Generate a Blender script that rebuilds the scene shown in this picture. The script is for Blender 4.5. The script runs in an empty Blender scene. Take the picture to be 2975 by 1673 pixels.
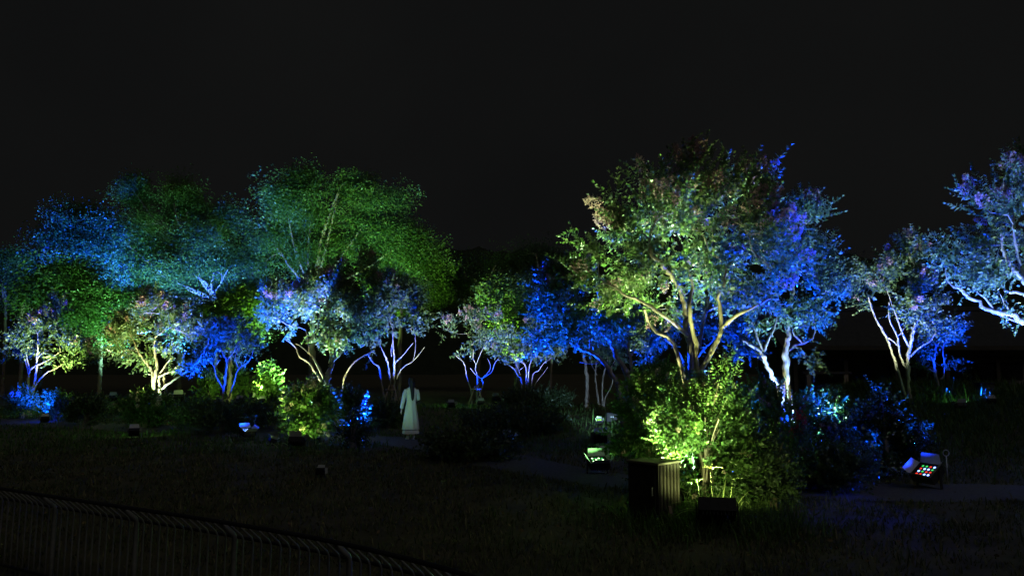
import bpy, bmesh, math, random
import numpy as np
from mathutils import Vector, Matrix

scene = bpy.context.scene
COL = scene.collection
R = math.radians

# ------------------------------------------------------------------ camera, night sky, faint ambient, exposure
CAM_Z, PITCH, F, CX, CY = 1.9, math.atan(227.5 / 2150), 2150.0, 1487.5, 836.5
cam = bpy.data.cameras.new('camera')
cam.sensor_width = 36.0
cam.lens = 36.0 * F / 2975.0
cam.clip_end = 1500
cam_o = bpy.data.objects.new('camera', cam)
COL.objects.link(cam_o)
cam_o.location = (0, 0, CAM_Z)
cam_o.rotation_euler = (math.pi / 2 + PITCH, 0, 0)
scene.camera = cam_o

w = bpy.data.worlds.new('World')
scene.world = w
w.use_nodes = True
w.node_tree.nodes['Background'].inputs[0].default_value = (0.0050, 0.0052, 0.0054, 1)
w.node_tree.nodes['Background'].inputs[1].default_value = 1.0
_n = w.node_tree.nodes.new('ShaderNodeTexNoise'); _n.inputs['Scale'].default_value = 2.2; _n.inputs['Detail'].default_value = 4
_t = w.node_tree.nodes.new('ShaderNodeTexCoord'); w.node_tree.links.new(_t.outputs['Generated'], _n.inputs['Vector'])
_r = w.node_tree.nodes.new('ShaderNodeValToRGB')
_r.color_ramp.elements[0].position = 0.3; _r.color_ramp.elements[0].color = (0.0043, 0.0045, 0.0046, 1)
_r.color_ramp.elements[1].position = 0.75; _r.color_ramp.elements[1].color = (0.0061, 0.0063, 0.0062, 1)
w.node_tree.links.new(_n.outputs[0], _r.inputs[0]); w.node_tree.links.new(_r.outputs[0], w.node_tree.nodes['Background'].inputs[0])

sun = bpy.data.lights.new('night_ambient', 'SUN')
sun.energy = 0.20
sun.angle = R(40)
sun.color = (1.0, 0.98, 0.93)
sun_o = bpy.data.objects.new('night_ambient', sun)
COL.objects.link(sun_o)
sun_o.rotation_euler = (R(50), 0, R(35))

scene.view_settings.view_transform = 'Standard'
scene.view_settings.look = 'None'
scene.view_settings.exposure = 0.0
scene.view_settings.gamma = 1.0
scene.render.engine = 'CYCLES'
scene.cycles.use_denoising = True
scene.cycles.denoiser = 'OPENIMAGEDENOISE'
scene.cycles.denoising_input_passes = 'RGB_ALBEDO_NORMAL'
scene.cycles.denoising_prefilter = 'ACCURATE'
scene.cycles.denoising_quality = 'HIGH'
scene.cycles.use_adaptive_sampling = False
scene.cycles.light_sampling_threshold = 0.0
w.cycles.sampling_method = 'NONE'
scene.cycles.max_bounces = 6
scene.cycles.diffuse_bounces = 2
scene.cycles.glossy_bounces = 2
scene.cycles.transmission_bounces = 3
scene.cycles.caustics_reflective = False
scene.cycles.caustics_refractive = False
scene.cycles.sample_clamp_indirect = 3.0

RNG = np.random.default_rng(7)

# ------------------------------------------------------------------ measuring helpers
def U(px, py, d):
    """world point seen at photo position px, py that stands d metres in front of the camera"""
    u, v = (px - CX) / F, (CY - py) / F
    cp, sp = math.cos(PITCH), math.sin(PITCH)
    dy, dz = cp - v * sp, sp + v * cp
    s = d / dy
    return np.array([u * s, d, CAM_Z + dz * s])

def sst(a, b, x):
    t = np.clip((x - a) / (b - a), 0, 1)
    return t * t * (3 - 2 * t)

def G(x, y):
    """height of the ground"""
    x = np.asarray(x, float); y = np.asarray(y, float)
    h = 0.35 * sst(20, 28, y) * (1 - 0.35 * sst(-9, -13, x))
    m = np.exp(-(((x - 14.0) / 5.0) ** 2 + ((y - 24.0) / 5.5) ** 2))
    h = h + 0.98 * np.minimum(1, m * 1.25)
    h = h + 0.03 * np.sin(x * 1.3 + 0.4 * y) * np.sin(y * 0.9 - 0.3 * x) * sst(2, 6, y)
    return h

def gx(px, d):
    return U(px, 1064, d)[0]

def ground_pt(px, d):
    x = gx(px, d)
    return np.array([x, d, float(G(x, d))])

K = 800 / 2576
def Q(ox, oy, k=K):
    return lambda *pts: [(ox + p[0] * k, oy + p[1] * k) + tuple(p[2:]) for p in pts]
Q5, Q6, Q7, Q8, QA = Q(0, 850), Q(700, 850), Q(1500, 850), Q(2175, 850), Q(1600, 700)
QR = Q(2450, 650, 525 / 1383)
QW = Q(1250, 1000, 450 / 2174)

# ------------------------------------------------------------------ object helpers
def tag(o, label=None, cat=None, group=None, kind=None):
    if label: o['label'] = label
    if cat: o['category'] = cat
    if group: o['group'] = group
    if kind: o['kind'] = kind
    return o

def empty(name, loc, label, cat, group=None):
    o = bpy.data.objects.new(name, None)
    o.empty_display_size = 0.1
    COL.objects.link(o)
    o.location = [float(c) for c in loc]
    return tag(o, label, cat, group)

def mesh_data(name, V, Fc, mat, smooth=False):
    V = np.ascontiguousarray(np.asarray(V, np.float32).reshape(-1, 3))
    me = bpy.data.meshes.new(name)
    if isinstance(Fc, np.ndarray):
        k = Fc.shape[1]
        n = len(Fc)
        me.vertices.add(len(V)); me.vertices.foreach_set('co', V.ravel())
        me.loops.add(n * k); me.loops.foreach_set('vertex_index', np.ascontiguousarray(Fc, np.int32).ravel())
        me.polygons.add(n)
        me.polygons.foreach_set('loop_start', np.arange(0, n * k, k, dtype=np.int32))
        me.update(calc_edges=True)
    else:
        me.from_pydata([tuple(map(float, v)) for v in V], [], Fc)
        me.update()
    if smooth:
        me.polygons.foreach_set('use_smooth', np.ones(len(me.polygons), bool))
    me.materials.append(mat)
    return me

def link(name, me, parent=None, loc=None, world=False):
    o = bpy.data.objects.new(name, me)
    COL.objects.link(o)
    if parent is not None:
        o.parent = parent
        if world:                      # vertices are in world space: undo the parent's place
            o.location = -parent.location
    if loc is not None:
        o.location = loc
    return o

class MB:
    """collects boxes, tubes and loose faces into one mesh"""
    def __init__(s): s.v, s.f = [], []
    def add(s, V, Fc):
        b = len(s.v)
        s.v += [tuple(map(float, p)) for p in V]
        s.f += [tuple(int(i) + b for i in f) for f in Fc]
        return s
    def box(s, c, size, rot=None, taper=1.0):
        hx, hy, hz = [q / 2 for q in size]
        pts = [(-hx, -hy, -hz), (hx, -hy, -hz), (hx, hy, -hz), (-hx, hy, -hz),
               (-hx * taper, -hy * taper, hz), (hx * taper, -hy * taper, hz), (hx * taper, hy * taper, hz), (-hx * taper, hy * taper, hz)]
        M = rot if rot is not None else Matrix.Identity(3)
        pts = [Vector(c) + M @ Vector(p) for p in pts]
        return s.add(pts, [(0, 3, 2, 1), (4, 5, 6, 7), (0, 1, 5, 4), (1, 2, 6, 5), (2, 3, 7, 6), (3, 0, 4, 7)])
    def bar(s, a, b, wd, th=None):
        a, b = Vector(a), Vector(b)
        d = b - a
        rot = d.to_track_quat('Z', 'Y').to_matrix()
        return s.box((a + b) / 2, (wd, th or wd, d.length), rot)
    def tube(s, pts, rad, n=6):
        V, Fc = tube(pts, rad, n)
        return s.add(V, Fc.tolist() + [tuple(range(n))[::-1], tuple(range(len(V) - n, len(V)))])
    def build(s, name, mat, parent=None, smooth=False, bevel=0, **kw):
        me = bpy.data.meshes.new(name)
        me.from_pydata(s.v, [], s.f)
        if bevel:
            bm = bmesh.new(); bm.from_mesh(me)
            bmesh.ops.bevel(bm, geom=[e for e in bm.edges], offset=bevel, segments=1, affect='EDGES')
            bm.to_mesh(me); bm.free()
        me.update()
        if smooth:
            me.polygons.foreach_set('use_smooth', np.ones(len(me.polygons), bool))
        me.materials.append(mat)
        return link(name, me, parent, **kw)

def tube(pts, rad, n=6):
    P = np.asarray(pts, float)
    r = np.broadcast_to(np.asarray(rad, float), (len(P),))
    T = np.gradient(P, axis=0)
    T /= np.linalg.norm(T, axis=1)[:, None] + 1e-9
    ref = np.array([0.3, 1.0, 0.1]) if abs(T[0][1]) < 0.8 else np.array([1.0, 0.2, 0.1])
    A = np.cross(T, ref); A /= np.linalg.norm(A, axis=1)[:, None] + 1e-9
    B = np.cross(T, A)
    th = np.linspace(0, 2 * math.pi, n, endpoint=False)
    V = P[:, None, :] + r[:, None, None] * (A[:, None, :] * np.cos(th)[None, :, None] + B[:, None, :] * np.sin(th)[None, :, None])
    m = len(P)
    i = np.arange(m - 1)[:, None] * n
    j = np.arange(n)[None, :]
    k = (j + 1) % n
    Fc = np.stack([i + j, i + k, i + n + k, i + n + j], -1).reshape(-1, 4)
    return V.reshape(-1, 3), Fc

# ------------------------------------------------------------------ materials
def new_mat(name):
    m = bpy.data.materials.new(name)
    m.use_nodes = True
    nt = m.node_tree
    return m, nt, nt.nodes, nt.links, nt.nodes['Principled BSDF']

def ramp(nd, lk, fac, cols):
    r = nd.new('ShaderNodeValToRGB')
    el = r.color_ramp.elements
    while len(el) < len(cols): el.new(0.5)
    for e, (p, c) in zip(el, cols):
        e.position = p; e.color = (*c, 1)
    lk.new(fac, r.inputs[0])
    return r.outputs[0]

def leaf_mat(name, cols, trans=0.35, rough=0.42, spec=0.45, tcol=None):
    m, nt, nd, lk, b = new_mat(name)
    g = nd.new('ShaderNodeNewGeometry')
    c = ramp(nd, lk, g.outputs['Random Per Island'], cols)
    lk.new(c, b.inputs['Base Color'])
    b.inputs['Roughness'].default_value = rough
    b.inputs['Specular IOR Level'].default_value = spec
    t = nd.new('ShaderNodeBsdfTranslucent')
    mx = nd.new('ShaderNodeMix'); mx.data_type = 'RGBA'; mx.blend_type = 'MULTIPLY'
    mx.inputs[0].default_value = 1.0
    lk.new(c, mx.inputs[6]); mx.inputs[7].default_value = tcol or (1.3, 1.5, 0.8, 1)
    lk.new(mx.outputs[2], t.inputs[0])
    mix = nd.new('ShaderNodeMixShader'); mix.inputs[0].default_value = trans
    lk.new(b.outputs[0], mix.inputs[1]); lk.new(t.outputs[0], mix.inputs[2])
    lk.new(mix.outputs[0], nd['Material Output'].inputs[0])
    return m

def noise_mat(name, cols, scale=5.0, rough=0.8, bump=0.0, detail=6, spec=0.3, metal=0.0, stretch=None):
    m, nt, nd, lk, b = new_mat(name)
    tc = nd.new('ShaderNodeTexCoord')
    n = nd.new('ShaderNodeTexNoise')
    n.inputs['Scale'].default_value = scale
    n.inputs['Detail'].default_value = detail
    n.inputs['Roughness'].default_value = 0.65
    src = tc.outputs['Object']
    if stretch:
        mp = nd.new('ShaderNodeMapping'); mp.inputs['Scale'].default_value = stretch
        lk.new(src, mp.inputs[0]); src = mp.outputs[0]
    lk.new(src, n.inputs['Vector'])
    lk.new(ramp(nd, lk, n.outputs[0], cols), b.inputs['Base Color'])
    b.inputs['Roughness'].default_value = rough
    b.inputs['Specular IOR Level'].default_value = spec
    b.inputs['Metallic'].default_value = metal
    if bump:
        bp = nd.new('ShaderNodeBump'); bp.inputs['Strength'].default_value = bump
        bp.inputs['Distance'].default_value = 0.02
        lk.new(n.outputs[0], bp.inputs['Height']); lk.new(bp.outputs[0], b.inputs['Normal'])
    return m

def emit_mat(name, col, strength):
    m, nt, nd, lk, b = new_mat(name)
    b.inputs['Base Color'].default_value = (0.05, 0.05, 0.05, 1)
    b.inputs['Emission Color'].default_value = (*col, 1)
    b.inputs['Emission Strength'].default_value = strength
    m.cycles.emission_sampling = 'NONE'
    return m

M = {}
M['crape_leaf'] = leaf_mat('crape_leaf', [(0.0, (0.045, 0.080, 0.036)), (0.6, (0.078, 0.120, 0.056)), (1.0, (0.12, 0.15, 0.075))])
M['shrub_leaf'] = leaf_mat('shrub_leaf', [(0.0, (0.040, 0.090, 0.024)), (0.6, (0.065, 0.130, 0.035)), (1.0, (0.11, 0.17, 0.05))], rough=0.38)
M['glossy_leaf'] = leaf_mat('glossy_leaf', [(0.0, (0.022, 0.045, 0.020)), (1.0, (0.050, 0.085, 0.040))], trans=0.15, rough=0.22, spec=0.7)
M['maple_leaf'] = leaf_mat('maple_leaf', [(0.0, (0.045, 0.090, 0.022)), (0.5, (0.075, 0.135, 0.035)), (1.0, (0.12, 0.18, 0.05))], trans=0.45)
M['dark_leaf'] = leaf_mat('dark_leaf', [(0.0, (0.025, 0.045, 0.018)), (1.0, (0.045, 0.075, 0.028))], trans=0.2)
M['petal'] = leaf_mat('petal', [(0.0, (0.28, 0.16, 0.18)), (0.5, (0.36, 0.22, 0.23)), (1.0, (0.48, 0.34, 0.32))], trans=0.35, rough=0.7, spec=0.1, tcol=(1, 1, 1, 1))
M['pale_petal'] = leaf_mat('pale_petal', [(0.0, (0.42, 0.30, 0.24)), (1.0, (0.62, 0.52, 0.42))], trans=0.35, rough=0.7, spec=0.1, tcol=(1, 1, 1, 1))
M['red_petal'] = leaf_mat('red_petal', [(0.0, (0.40, 0.03, 0.03)), (1.0, (0.55, 0.08, 0.05))], trans=0.3, rough=0.7, spec=0.1, tcol=(1, 1, 1, 1))
M['crape_bark'] = noise_mat('crape_bark', [(0.30, (0.070, 0.056, 0.040)), (0.46, (0.165, 0.140, 0.105)), (0.56, (0.21, 0.18, 0.14)), (0.72, (0.33, 0.29, 0.235))], 9, 0.6, 0.5, stretch=(1, 1, 0.3))
M['dark_bark'] = noise_mat('dark_bark', [(0.3, (0.08, 0.06, 0.045)), (0.7, (0.20, 0.16, 0.12))], 9, 0.85, 0.5, stretch=(1, 1, 0.25))
M['soil'] = noise_mat('soil', [(0.30, (0.030, 0.026, 0.016)), (0.5, (0.055, 0.050, 0.026)), (0.72, (0.085, 0.075, 0.040))], 1.6, 0.95, 0.6, 10)
M['path'] = noise_mat('path', [(0.35, (0.045, 0.045, 0.042)), (0.65, (0.10, 0.095, 0.088))], 26, 0.9, 0.5, 8)
M['grass'] = leaf_mat('grass', [(0.0, (0.040, 0.058, 0.022)), (0.5, (0.070, 0.080, 0.034)), (0.85, (0.11, 0.10, 0.05)), (1.0, (0.17, 0.145, 0.085))], trans=0.25, rough=0.7, spec=0.15)
M['green_grass'] = leaf_mat('green_grass', [(0.0, (0.035, 0.070, 0.018)), (1.0, (0.075, 0.120, 0.032))], trans=0.3, rough=0.6, spec=0.2)
M['weed'] = leaf_mat('weed', [(0.0, (0.10, 0.16, 0.05)), (1.0, (0.26, 0.28, 0.12))], trans=0.3, rough=0.55, spec=0.3)
M['black_metal'] = noise_mat('black_metal', [(0.3, (0.012, 0.012, 0.013)), (0.7, (0.022, 0.022, 0.024))], 14, 0.6, 0.05, spec=0.15)
M['flap_metal'] = noise_mat('flap_metal', [(0.3, (0.22, 0.22, 0.22)), (0.7, (0.30, 0.30, 0.30))], 14, 0.42, 0.05, spec=0.6)
M['fence_metal'] = noise_mat('fence_metal', [(0.3, (0.10, 0.098, 0.088)), (0.7, (0.155, 0.15, 0.138))], 20, 0.45, 0.05, spec=0.5)
M['corrugated'] = noise_mat('corrugated', [(0.3, (0.07, 0.062, 0.045)), (0.7, (0.13, 0.115, 0.085))], 9, 0.55, 0.1, spec=0.4)
M['cabinet_dark'] = noise_mat('cabinet_dark', [(0.3, (0.020, 0.018, 0.016)), (0.7, (0.035, 0.032, 0.028))], 8, 0.7, 0.1)
M['wood'] = noise_mat('wood', [(0.3, (0.16, 0.12, 0.08)), (0.7, (0.30, 0.24, 0.17))], 10, 0.75, 0.3, stretch=(1, 1, 0.15))
M['steel'] = noise_mat('steel', [(0.3, (0.35, 0.35, 0.36)), (0.7, (0.5, 0.5, 0.5))], 25, 0.35, 0.02, metal=0.6)
M['sign_face'] = noise_mat('sign_face', [(0.42, (0.30, 0.24, 0.30)), (0.55, (0.60, 0.52, 0.58))], 34, 0.6, 0.0, 3)
M['coat'] = noise_mat('coat', [(0.3, (0.62, 0.61, 0.57)), (0.7, (0.74, 0.73, 0.69))], 6, 0.9, 0.1, spec=0.1)
M['skin'] = noise_mat('skin', [(0.3, (0.50, 0.34, 0.26)), (0.7, (0.56, 0.39, 0.30))], 8, 0.55)
M['hair'] = noise_mat('hair', [(0.3, (0.012, 0.009, 0.007)), (0.7, (0.030, 0.022, 0.016))], 30, 0.4, 0.2, stretch=(3, 3, 0.2))
M['trim'] = noise_mat('trim', [(0.3, (0.02, 0.04, 0.04)), (0.7, (0.03, 0.05, 0.05))], 8, 0.8)
M['shoe'] = noise_mat('shoe', [(0.3, (0.68, 0.66, 0.62)), (0.7, (0.78, 0.76, 0.72))], 8, 0.5)
M['dark_wood'] = noise_mat('dark_wood', [(0.3, (0.03, 0.024, 0.018)), (0.7, (0.055, 0.045, 0.034))], 6, 0.8, 0.2)
M['plaster'] = noise_mat('plaster', [(0.3, (0.20, 0.19, 0.17)), (0.7, (0.30, 0.28, 0.25))], 1.2, 0.9, 0.1)
M['roof_tile'] = noise_mat('roof_tile', [(0.3, (0.03, 0.03, 0.032)), (0.7, (0.05, 0.05, 0.053))], 4, 0.6, 0.2)
M['window_glass'] = noise_mat('window_glass', [(0.3, (0.02, 0.02, 0.025)), (0.7, (0.03, 0.03, 0.035))], 1, 0.08, 0.0, spec=0.6)
M['far_wood'] = noise_mat('far_wood', [(0.3, (0.010, 0.014, 0.007)), (0.7, (0.022, 0.030, 0.014))], 0.4, 1.0, 0.8)

BLUE, GREEN, WHITE, RED, TEAL = (0.002, 0.038, 1.0), (0.58, 1.0, 0.20), (0.80, 1.0, 0.66), (1.0, 0.06, 0.02), (0.22, 0.75, 0.66)
COOL = (0.42, 0.66, 1.0)
LED = {'blue': emit_mat('led_blue', (0.05, 0.20, 1.0), 4), 'green': emit_mat('led_green', (0.40, 1.0, 0.08), 5),
       'white': emit_mat('led_white', (0.62, 1.0, 0.45), 5), 'red': emit_mat('led_red', (1.0, 0.05, 0.02), 1.2),
       'bluewhite': emit_mat('led_bluewhite', (0.20, 0.34, 1.0), 5), 'dimgreen': emit_mat('led_dimgreen', (0.05, 0.8, 0.15), 1.0),
       'teal': emit_mat('led_teal', (0.2, 0.9, 0.8), 3)}

# ------------------------------------------------------------------ the setting: ground, path, hills
def ground():
    a = np.linspace(-1, 1, 161)
    xs = np.sinh(a * 4.2) / np.sinh(4.2) * 420
    b = np.linspace(0, 1, 171)
    ys = -12 + np.concatenate([np.linspace(0, 50, 130), 50 + (np.linspace(0, 1, 41) ** 2.2) * 560])
    X, Y = np.meshgrid(xs, ys)
    Z = G(X, Y)
    Z = Z + 0.015 * np.sin(X * 5.1 + Y * 3.7) * np.exp(-(Y / 25.0) ** 2) * (np.abs(X) < 20)
    n, m = X.shape
    V = np.stack([X, Y, Z], -1).reshape(-1, 3)
    i, j = np.meshgrid(np.arange(n - 1), np.arange(m - 1), indexing='ij')
    q = i * m + j
    Fc = np.stack([q, q + 1, q + m + 1, q + m], -1).reshape(-1, 4)
    tag(link('ground', mesh_data('ground', V, Fc, M['soil'], True)), kind='structure')
ground()

PATH = [ground_pt(-60, 24.5), ground_pt(400, 22.5), ground_pt(1000, 20.3), ground_pt(1230, 18.2), ground_pt(1430, 15.6), ground_pt(1620, 13.6), ground_pt(1830, 12.6),
        ground_pt(2200, 11.9), ground_pt(2600, 11.5), ground_pt(3000, 11.3), ground_pt(3700, 11.0)]
def spline(P, n):
    P = np.asarray(P, float)
    t = np.linspace(0, len(P) - 1, n)
    i = np.clip(t.astype(int), 0, len(P) - 2)
    f = (t - i)[:, None]
    p0, p1, p2, p3 = P[np.clip(i - 1, 0, None)], P[i], P[i + 1], P[np.clip(i + 2, None, len(P) - 1)]
    return 0.5 * (2 * p1 + (p2 - p0) * f + (2 * p0 - 5 * p1 + 4 * p2 - p3) * f ** 2 + (3 * p1 - p0 - 3 * p2 + p3) * f ** 3)
PATHC = spline(PATH, 90)
def path():
    C = PATHC
    T = np.gradient(C[:, :2], axis=0); T /= np.linalg.norm(T, axis=1)[:, None]
    N = np.stack([-T[:, 1], T[:, 0]], -1)
    hw = 0.75
    rows = []
    for s in np.linspace(-1, 1, 7):
        e = 1 + 0.05 * np.sin(np.arange(len(C)) * 0.9 + s) * abs(s)
        p = C[:, :2] + N * (s * hw * e)[:, None]
        rows.append(np.column_stack([p, G(p[:, 0], p[:, 1]) + 0.03 - 0.018 * abs(s)]))
    V = np.stack(rows, 1).reshape(-1, 3)
    i, j = np.meshgrid(np.arange(len(C) - 1), np.arange(6), indexing='ij')
    q = i * 7 + j
    Fc = np.stack([q, q + 1, q + 8, q + 7], -1).reshape(-1, 4)
    tag(link('path', mesh_data('path', V, Fc, M['path'], True)), kind='structure')
path()

def hill():
    xs = np.linspace(-260, 320, 220)
    d0 = 190.0
    px = CX + xs / d0 * F
    top = np.interp(px, [-900, 0, 120, 600, 1250, 1350, 1700, 2400, 2520, 2600, 2975, 3800], [700, 705, 720, 650, 690, 700, 715, 735, 722, 735, 760, 740])
    H = CAM_Z + (1064 - top) / F * d0
    rows = []
    rr = np.random.default_rng(3)
    n = 10
    for k in range(n):
        t = k / (n - 1)
        z = H * np.sin(t * math.pi / 2) + rr.normal(0, 0.7, len(xs)) * t
        y = d0 - 40 + 55 * t + rr.normal(0, 1.2, len(xs))
        rows.append(np.column_stack([xs + rr.normal(0, 0.6, len(xs)), y, z]))
    V = np.stack(rows, 0)
    m = len(xs)
    i, j = np.meshgrid(np.arange(n - 1), np.arange(m - 1), indexing='ij')
    q = i * m + j
    Fc = np.stack([q, q + 1, q + m + 1, q + m], -1).reshape(-1, 4)
    tag(link('hills', mesh_data('hills', V.reshape(-1, 3), Fc, M['far_wood'])), kind='structure')
hill()

# ------------------------------------------------------------------ foliage templates
def norm(v): return v / (np.linalg.norm(v, axis=-1, keepdims=True) + 1e-9)

def leaf(base, d, up, L, W):
    side = norm(np.cross(d, up)); nn = np.cross(side, d)
    return np.array([base, base + d * 0.45 * L + side * W + nn * 0.10 * L, base + d * L - nn * 0.06 * L, base + d * 0.45 * L - side * W + nn * 0.10 * L])
LF = np.array([[0, 1, 2], [0, 2, 3]])

def sprig_tpl(rng, pairs, L, W, twig=0.006):
    """upright shoot of length 1 with pairs of leaves"""
    V, Fc = [], []
    b = 0
    bend = rng.normal(0, 0.10, 2)
    for k in range(pairs):
        t = 0.08 + 0.9 * k / max(1, pairs - 1)
        base = np.array([bend[0] * t * t, bend[1] * t * t, t])
        a0 = (k % 2) * 0.5 + rng.normal(0, 0.25)
        for s in (0, math.pi):
            a = a0 + s
            el = R(25) + 0.5 * t + rng.normal(0, 0.22)
            d = np.array([math.cos(a) * math.cos(el), math.sin(a) * math.cos(el), math.sin(el)])
            sc = (0.75 + 0.5 * math.sin(math.pi * min(1, t + 0.15))) * rng.uniform(0.75, 1.15)
            up = norm(np.array([rng.normal(0, .35), rng.normal(0, .35), 1.0]))
            V.append(leaf(base, d, up, L * sc, W * sc)); Fc.append(LF + b); b += 4
    if twig:
        c = np.array([[0, -twig, 0], [0, twig, 0], [bend[0], bend[1] + twig * .3, 1], [bend[0], bend[1] - twig * .3, 1]])
        V.append(c); Fc.append(LF + b)
    return np.concatenate(V), np.concatenate(Fc)

def spray_tpl(rng, n, L, W):
    """flat spreading spray of leaves, radius 1"""
    V, Fc = [], []
    for k in range(n):
        a = rng.uniform(0, 2 * math.pi); r = math.sqrt(rng.uniform(0.02, 1))
        base = np.array([math.cos(a) * r, math.sin(a) * r, rng.normal(0, 0.16)])
        d = norm(np.array([math.cos(a) + rng.normal(0, .6), math.sin(a) + rng.normal(0, .6), rng.normal(-0.25, .3)]))
        up = norm(np.array([rng.normal(0, .4), rng.normal(0, .4), 1.0]))
        s = rng.uniform(0.7, 1.3)
        V.append(leaf(base, d, up, L * s, W * s)); Fc.append(LF + 4 * k)
    return np.concatenate(V), np.concatenate(Fc)

def panicle_tpl(rng, n, sz):
    """fluffy upright flower head about 1 tall"""
    V, Fc = [], []
    for k in range(n):
        t = rng.uniform(0, 1) ** 0.9
        rad = 0.36 * math.sin(math.pi * min(1, 0.22 + t * 0.78)) ** 0.7
        a = rng.uniform(0, 2 * math.pi)
        p = np.array([math.cos(a) * rad * rng.uniform(.6, 1), math.sin(a) * rad * rng.uniform(.6, 1), t])
        d = norm(rng.normal(0, 1, 3)); up = norm(rng.normal(0, 1, 3))
        V.append(leaf(p, d, up, sz * rng.uniform(.7, 1.3), sz * 0.42)); Fc.append(LF + 4 * k)
    return np.concatenate(V), np.concatenate(Fc)

r0 = np.random.default_rng(11)
TPL = {
    'near': [sprig_tpl(r0, p, .20, .060) for p in (6, 7, 8, 7, 6, 8)],
    'mid': [sprig_tpl(r0, p, .24, .070) for p in (5, 6, 6, 5)],
    'far': [sprig_tpl(r0, p, .34, .105, 0.012) for p in (4, 4, 5, 4)],
    'spray': [spray_tpl(r0, 42, .125, .056) for _ in range(5)],
    'spray_fine': [spray_tpl(r0, 42, .11, .050) for _ in range(5)],
}
PAN = {k: [mesh_data('flower_head', *panicle_tpl(r0, n, s), M[mt]) for _ in range(4)]
       for k, (n, s, mt) in {'near': (110, .15, 'petal'), 'far': (46, .24, 'petal'), 'pale': (80, .18, 'pale_petal'), 'red': (50, .22, 'red_petal')}.items()}

def frames(D, rng):
    """rotation matrices (columns x, y, z) whose z axis is D"""
    D = norm(D)
    A = norm(np.cross(D, norm(rng.normal(0, 1, D.shape))))
    B = np.cross(D, A)
    return np.stack([A, B, D], -1)

def scatter(tpls, P, Rm, S, rng):
    pick = rng.integers(0, len(tpls), len(P))
    Vs, Fs, b = [], [], 0
    for k, (tv, tf) in enumerate(tpls):
        idx = np.where(pick == k)[0]
        if not len(idx): continue
        V = np.einsum('nij,vj->nvi', Rm[idx], tv) * S[idx][:, None, None] + P[idx][:, None, :]
        n = len(tv)
        Fc = tf[None] + (np.arange(len(idx)) * n)[:, None, None] + b
        Vs.append(V.reshape(-1, 3)); Fs.append(Fc.reshape(-1, 3)); b += len(idx) * n
    return np.concatenate(Vs), np.concatenate(Fs)

def blob_points(blobs, d, n, rng, depth=1.0, shell=2.0, reach=0.0):
    """n points in the crown lobes (photo ellipses at their own distances)"""
    C, Rd, W = [], [], []
    for b in blobs:
        px, py, rx, ry = b[:4]
        dd = b[4] if len(b) > 4 else rng.uniform(-.12, .55) * rx * d / F
        c = U(px, py, d + dd)
        r = np.array([rx * d / F, (rx + ry) * 0.5 * d / F * depth, ry * d / F])
        r = np.maximum(r - reach, r * 0.4)
        c[2] -= reach * 0.35
        C.append(c); Rd.append(r); W.append(r.prod() ** (0.72))
    C, Rd, W = np.array(C), np.array(Rd), np.array(W)
    k = rng.choice(len(C), n, p=W / W.sum())
    v = norm(rng.normal(0, 1, (n, 3))) * (rng.uniform(0.03, 1, n) ** (1 / (1 + shell)))[:, None]
    return C[k] + v * Rd[k], C.mean(0), v

def sublobes(blobs, d, rng, n=7, f=0.42, flat=0.85):
    """breaks each crown lobe into smaller leaf masses set near its surface, with gaps between"""
    out = []
    for b in blobs:
        px, py, rx, ry = b[:4]
        if min(rx, ry) * d / F < 0.22:
            out.append(b); continue
        d0 = b[4] if len(b) > 4 else rng.uniform(.05, .65) * rx * d / F
        k = max(3, int(n * (rx * ry) ** .5 * d / F / 0.9)) if d < 30 else n
        v = norm(rng.normal(0, 1, (min(k, n + 4), 3))) * rng.uniform(.35, .82, (min(k, n + 4), 1))
        for q in v:
            s_ = rng.uniform(.75, 1.25)
            out.append((px + q[0] * rx, py + q[1] * ry, rx * f * s_, ry * f * s_ * flat, d0 + q[2] * (rx + ry) / 2 * d / F))
    return out

def grow(stems, A, rng, wander=0.06):
    """connects every leaf cluster in A to the nearest wood; returns the branch polylines with radii"""
    N, Dn, isst = [], [], []
    for P in stems:
        L = np.linalg.norm(np.diff(P, axis=0), axis=1).sum()
        S = spline(P, max(4, int(L / 0.12)))
        T = norm(np.gradient(S, axis=0))
        h = len(S) // 3 if len(S) > 8 else 1
        N += list(S[h:]); Dn += list(T[h:])
    N, Dn = np.array(N), np.array(Dn)
    d0 = np.array([np.min(np.linalg.norm(N - a, axis=1)) for a in A])
    par_w = np.zeros(len(N)); paths = []
    owner = [-1] * len(N)
    for ai in np.argsort(d0):
        a = A[ai]
        dv = a - N
        dist = np.linalg.norm(dv, axis=1)
        cost = dist * (1.25 - 0.45 * np.einsum('ij,ij->i', dv, Dn) / (dist + 1e-6)) + 0.7 * np.maximum(0, -dv[:, 2])
        j = int(np.argmin(cost))
        p0, L = N[j], dist[j]
        c = p0 + Dn[j] * L * 0.42 + np.array([0, 0, 0.06 * L])
        m = max(3, int(L / 0.13) + 1)
        t = np.linspace(0, 1, m)[:, None]
        S = (1 - t) ** 2 * p0 + 2 * t * (1 - t) * c + t * t * a
        S[1:-1] += rng.normal(0, wander * min(L, 0.6) * 0.5, (m - 2, 3)) if m > 2 else 0
        paths.append([S, 1, owner[j]])
        o = owner[j]
        while o >= 0:
            paths[o][1] += 1; o = paths[o][2]
        T = norm(np.gradient(S, axis=0))
        N = np.concatenate([N, S[1:]]); Dn = np.concatenate([Dn, T[1:]])
        owner += [len(paths) - 1] * (m - 1)
    return paths

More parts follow.
